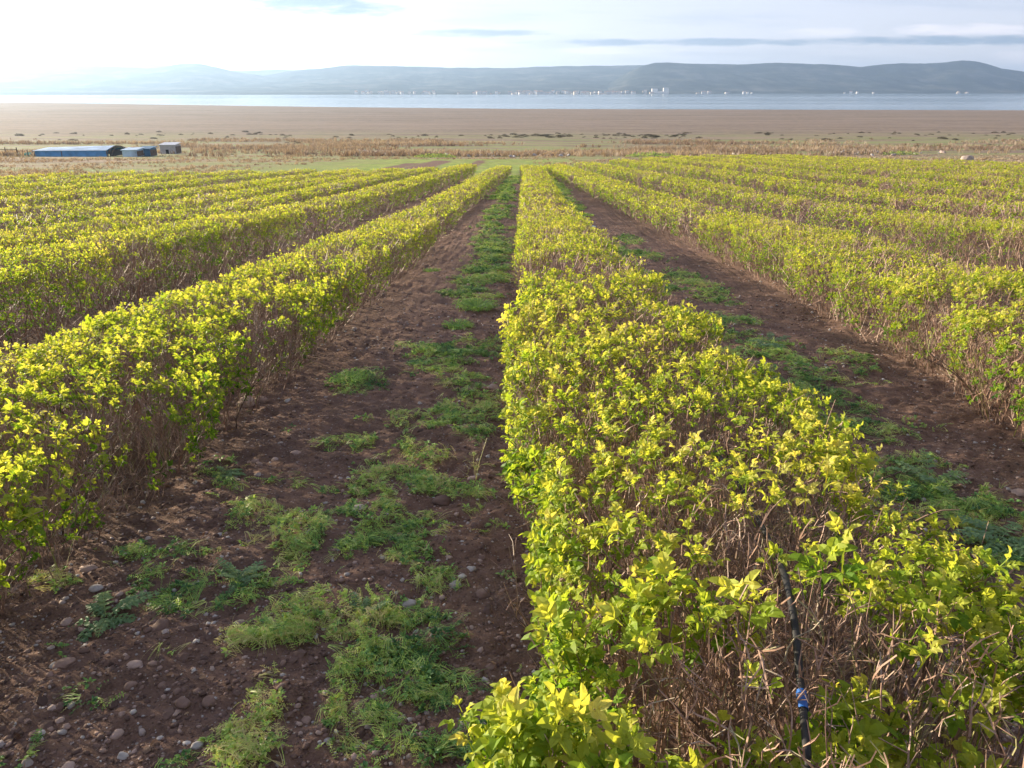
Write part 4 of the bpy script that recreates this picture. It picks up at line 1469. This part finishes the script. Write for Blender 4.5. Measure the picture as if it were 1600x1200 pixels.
def clump(n, name, mat, spread, hgt, leaf):
    b = TB()
    for i in range(n):
        a = random.uniform(0, 6.28); r = spread * math.sqrt(random.random()); h = hgt * random.random() * math.sqrt(max(0, 1 - (r / spread) ** 2)) + .02
        d = (rv() + Vector((0, 0, .4))).normalized()
        b.leaflet(Vector((math.cos(a) * r, math.sin(a) * r, h)), d, Vector((0, 0, 1)), leaf, leaf * .6, random.random(), 1)
    v, q, t = b.get()
    return fast_mesh(name, v, q, mat, tint=t)


def shrubs():
    src = [clump(160, "marsh_shrub", M_SHRUB, 1.0, 1.0, .32) for _ in range(5)]
    used = [False] * 5
    spots = []
    for _ in range(100): spots.append((random.uniform(770, 1070), random.choice([210.5, 212, 214, 216]) + random.gauss(0, .8)))
    for _ in range(55): spots.append((random.uniform(1070, 1600), random.choice([208.5, 211, 217, 219]) + random.gauss(0, 1)))
    for _ in range(50): spots.append((random.uniform(430, 770), random.choice([212, 216, 222, 227]) + random.gauss(0, 1)))
    for _ in range(40): spots.append((random.uniform(20, 430), random.choice([209, 211, 214, 219]) + random.gauss(0, 1.2)))
    for _ in range(22): spots.append((random.uniform(290, 560), random.choice([251, 253, 249]) - 9 + random.gauss(0, 1)))
    for _ in range(16): spots.append((random.uniform(1280, 1600), random.uniform(213, 236)))
    for i, (px, py) in enumerate(spots):
        x, y = px_ground(px, py)
        k = i % 5
        if used[k]: o = src[k].copy(); COL.objects.link(o)
        else: o = src[k]; used[k] = True
        s = random.uniform(1.3, 3.0) * y / 1285.0 * (1.0 if random.random() < .85 else 1.6)
        o.location = (x, y, float(G(x, y)) - .05); o.scale = (s * random.uniform(1, 2.2), s, s * random.uniform(.6, .95)); o.rotation_euler.z = random.uniform(0, 6.28) * 0
        tag(o, "low dark shrub dotting the dry plain between the field and the lake", "shrub", "dark shrubs on the dry plain")


shrubs()


def rubble():
    src = []
    for k in range(6):
        v, f = ico(2); v = v * np.array([1, .8, .65]); off = random.uniform(0, 50)
        r = 1 + .7 * (fbm(v[:, 0] * 1.8 + off, v[:, 1] * 1.8 + v[:, 2] * 2, 4, 2) - .5)
        src.append(fast_mesh("rubble_rock", v * r[:, None], f, M_STONE, tint=np.full(len(v), (.55, .7, .8, .9, .95, 1.0)[k])))
    used = [False] * 6
    for i in range(150):
        px = random.choice([random.uniform(640, 900), random.uniform(1060, 1480), random.uniform(560, 620)])
        base = np.interp(px, [560, 620, 700, 900, 1100, 1300, 1480], [238, 242, 243.5, 243.5, 243.5, 240.5, 241])
        x, y = px_ground(px, base + random.gauss(0, 1.1))
        k = i % 6
        if used[k]: o = src[k].copy(); COL.objects.link(o)
        else: o = src[k]; used[k] = True
        s = random.uniform(.18, .55) * y / 170.0
        o.location = (x, y, float(G(x, y)) + s * .35); o.scale = (s * 1.5, s, s); o.rotation_euler = (random.uniform(-.5, .5), random.uniform(-.5, .5), random.uniform(0, 6.28))
        tag(o, "pale rock in the rubble line along the end of the rose field", "rock", "rocks in the rubble line beyond the field")
    x, y = px_ground(1511, 252)
    v, f = ico(3); r = 1 + 1.1 * (fbm(v[:, 0] * 1.2 + 4, v[:, 1] * 1.2 + v[:, 2], 4, 3) - .5)
    o = fast_mesh("boulder", v * r[:, None] * np.array([1.5, 1, .8]) * .5, f, M_STONE, tint=np.full(len(v), .82), smooth=True)
    o.location = (x, y, float(G(x, y)) + .2)
    tag(o, "lone pale boulder on the dry strip behind the hedge rows", "boulder")
    for (px, py, s, lab) in ((1017, 245.5, 1.9, "rounded green bramble mound on the rubble line beyond the hedge ends"),
                             (680, 246, 1.6, "wide flat green bramble mound in the rubble line behind the dark plots"),
                             (1405, 242, 1.7, "small green bramble mound on the pale rubble behind the outer hedge rows")):
        o = clump(500, "bramble_mound", M_WEED, 1.0, .5, .12)
        x, y = px_ground(px, py)
        o.location = (x, y, float(G(x, y))); o.scale = (s * 2.4, s, s * .9)
        tag(o, lab, "bush")


rubble()


def reeds():
    T = []
    for _ in range(10):
        b = TB()
        for i in range(12):
            a = random.uniform(0, 6.28); r = random.uniform(0, .5)
            p = Vector((math.cos(a) * r, math.sin(a) * r * .6, 0)); d = Vector((random.uniform(-.3, .3), random.uniform(-.3, .3), 1)).normalized()
            h = random.uniform(.55, 1.1); s = Vector((random.choice([-1, 1]) * .035, random.uniform(-.03, .03), 0))
            m = p + d * h * .6; tp = m + (d + Vector((random.uniform(-.4, .4), 0, -.1))) * h * .4
            t = random.uniform(.2, .9)
            b.quad((p - s * .6, p + s * .6, m + s, m - s), t * .8); b.quad((m - s, m + s, tp + s * .3, tp - s * .3), t)
        T.append(b.get())
    a = Acc()
    n = 26000
    px = rng.uniform(-80, 1680, n); py = rng.uniform(214, 262, n)
    # analytic inverse is slow one by one: sample distance directly instead
    y = rng.uniform(78, 330, n) ** 1.0
    x = (px - 800) / 1285.0 * (y + 6)
    f = fbm(x * .02 + 4, y * .035, 61, 4)
    left = x < -18; right = x > 30
    dens = np.where(y > 150, sstep(.50, .60, f), .0)
    dens = np.where((y > 185) & (y < 300) & (px > 1080), np.maximum(dens, .75 * sstep(.36, .5, f)), dens)
    dens = np.where((y > 165) & (y < 215) & (px < 760), np.maximum(dens, .6 * sstep(.38, .5, f)), dens)
    dens = np.where((y > 150) & (y < 185) & (px > 820) & (px < 1120), np.maximum(dens, .6), dens)
    dens = dens * np.where((px < 300) & (y > 198) & (y < 240), .1, 1)
    k = rng.random(n) < dens
    hs = np.where(y > 150, rng.uniform(.6, 1.35, n), .3)
    x, y, hs = x[k], y[k], hs[k]; n = len(x)
    ax = np.stack([rng.normal(0, .1, n), rng.normal(0, .1, n), np.ones(n)], 1)
    sc = np.stack([hs * 1.3, hs * 1.3, hs], 1)
    a.scatter(T, np.stack([x, y, G(x, y) - .05], 1), basis(ax, rng.uniform(0, 6.28, n)), sc, (fbm(x * .04, y * .04, 12, 2) - .5) * .8)
    # dry tufts between the field end and the plain
    n = 16000
    y = rng.uniform(60, 165, n); x = rng.uniform(-1, 1, n) * (y * .68 + 4)
    out = (y > np.interp(x, [-60, -33, -8, 0, 6, 14, 34, 60], [47, 52, 66, 71, 76, 90, 96, 70])) & ((x < -26) | (x > 3) | (y > 128))
    k = out & (rng.random(n) < sstep(.38, .6, fbm(x * .15, y * .1, 13, 3)))
    x, y = x[k], y[k]; n = len(x); hs = rng.uniform(.12, .38, n)
    ax = np.stack([rng.normal(0, .2, n), rng.normal(0, .2, n), np.ones(n)], 1)
    a.scatter(T, np.stack([x, y, G(x, y) - .03], 1), basis(ax, rng.uniform(0, 6.28, n)), np.stack([hs * 2, hs * 2, hs], 1), rng.normal(.1, .15, n))
    tag(a.build("dry_reeds", M_REED), "dry pinkish brown reeds and grass on the plain before the lake", kind="stuff")


reeds()


# ------------------------------------------------------------------ town on the far shore
def hill_at(h, px, row):
    p, X, D, Z = HILLS[h]
    i = int(np.clip(round((px - p[0]) / 3.0), 0, len(p) - 1))
    return float(X[row, i]), float(D[row, i]), float(Z[row, i])


def town():
    ms = [plain_mat("town_wall_white", (.78, .76, .72), .8, .05, .02), plain_mat("town_wall_cream", (.62, .55, .46), .8, .05, .02), plain_mat("town_wall_grey", (.45, .45, .46), .8, .05, .02)]
    mr = plain_mat("town_roof", (.36, .20, .14), .8, .1, .02)
    protos = []
    for k in range(6):
        w, d, h = random.uniform(14, 26), random.uniform(10, 16), random.uniform(6, 15)
        r = empty("house")
        boxes("wall", [(-w / 2, w / 2, -d / 2, d / 2, -2, h)], ms[k % 3], r)
        v = [(-w / 2 - .6, -d / 2 - .6, h + .02), (w / 2 + .6, -d / 2 - .6, h + .02), (w / 2 + .6, d / 2 + .6, h + .02), (-w / 2 - .6, d / 2 + .6, h + .02), (-w / 2 - .6, 0, h + 3), (w / 2 + .6, 0, h + 3)]
        q = [(0, 1, 5, 4), (3, 4, 5, 2), (0, 4, 3, 3), (1, 2, 5, 5), (0, 3, 2, 1)]
        fast_mesh("roof", v, q, mr, r)
        protos.append((r, list(r.children)))
    used = [False] * 6
    spots = []
    for _ in range(75):
        px = random.gauss(900, 60)
        if 700 < px < 1060: spots.append((px, random.choice([4, 5, 6, 7, 8, 9, 10]) if px < 935 else random.choice([2, 3, 4, 5])))
    for _ in range(55): spots.append((random.uniform(540, 900), random.choice([5, 6, 7, 8, 9, 11])))
    for _ in range(14): spots.append((random.uniform(1085, 1180), 1))
    for _ in range(8): spots.append((random.choice([1315, 1370, 1505, 1510, 1330]) + random.uniform(-10, 10), 1))
    for i, (px, row) in enumerate(spots):
        h = 0 if px > 945 else 1
        x, y, z = hill_at(h, px, row)
        k = i % 6
        r, ch = protos[k]
        if used[k]:
            r2 = r.copy(); COL.objects.link(r2)
            for c in ch:
                c2 = c.copy(); COL.objects.link(c2); c2.parent = r2
        else:
            r2 = r; used[k] = True
        r2.location = (x + random.uniform(-8, 8), y, z); r2.rotation_euler.z = random.uniform(-.5, .5); r2.scale = [random.uniform(.45, 1.0)] * 3
        tag(r2, "tiny pale house in the town strung along the far shore", "house", "houses of the town on the far shore")
    x, y, z = hill_at(0, 1031, 3)
    r = empty("apartment_building", (x, y, z)); tag(r, "biggest white building of the far shore town, two blocks joined by a low wing", "building")
    boxes("block", [(-50, -18, -10, 10, -3, 26)], ms[0], r); boxes("block", [(16, 46, -10, 10, -3, 30)], ms[0], r)
    boxes("wing", [(-17.9, 15.9, -6, 8, -3, 12)], ms[0], r)


town()


# ------------------------------------------------------------------ the hazy air
def haze():
    m, nt, N, L = new_mat("haze_air")
    out = N("ShaderNodeOutputMaterial")
    v = N("ShaderNodeVolumePrincipled")
    v.inputs["Color"].default_value = (0.46, 0.66, 0.96, 1)
    v.inputs["Density"].default_value = 0.0001
    v.inputs["Anisotropy"].default_value = 0.5
    L(v.outputs[0], out.inputs["Volume"])
    a = []; q = []
    box_quads(a, q, -12600, 12600, -80, 12600, -33, 305)
    o = fast_mesh("haze", a, q, m)
    o.visible_shadow = True
    tag(o, kind="stuff")


haze()
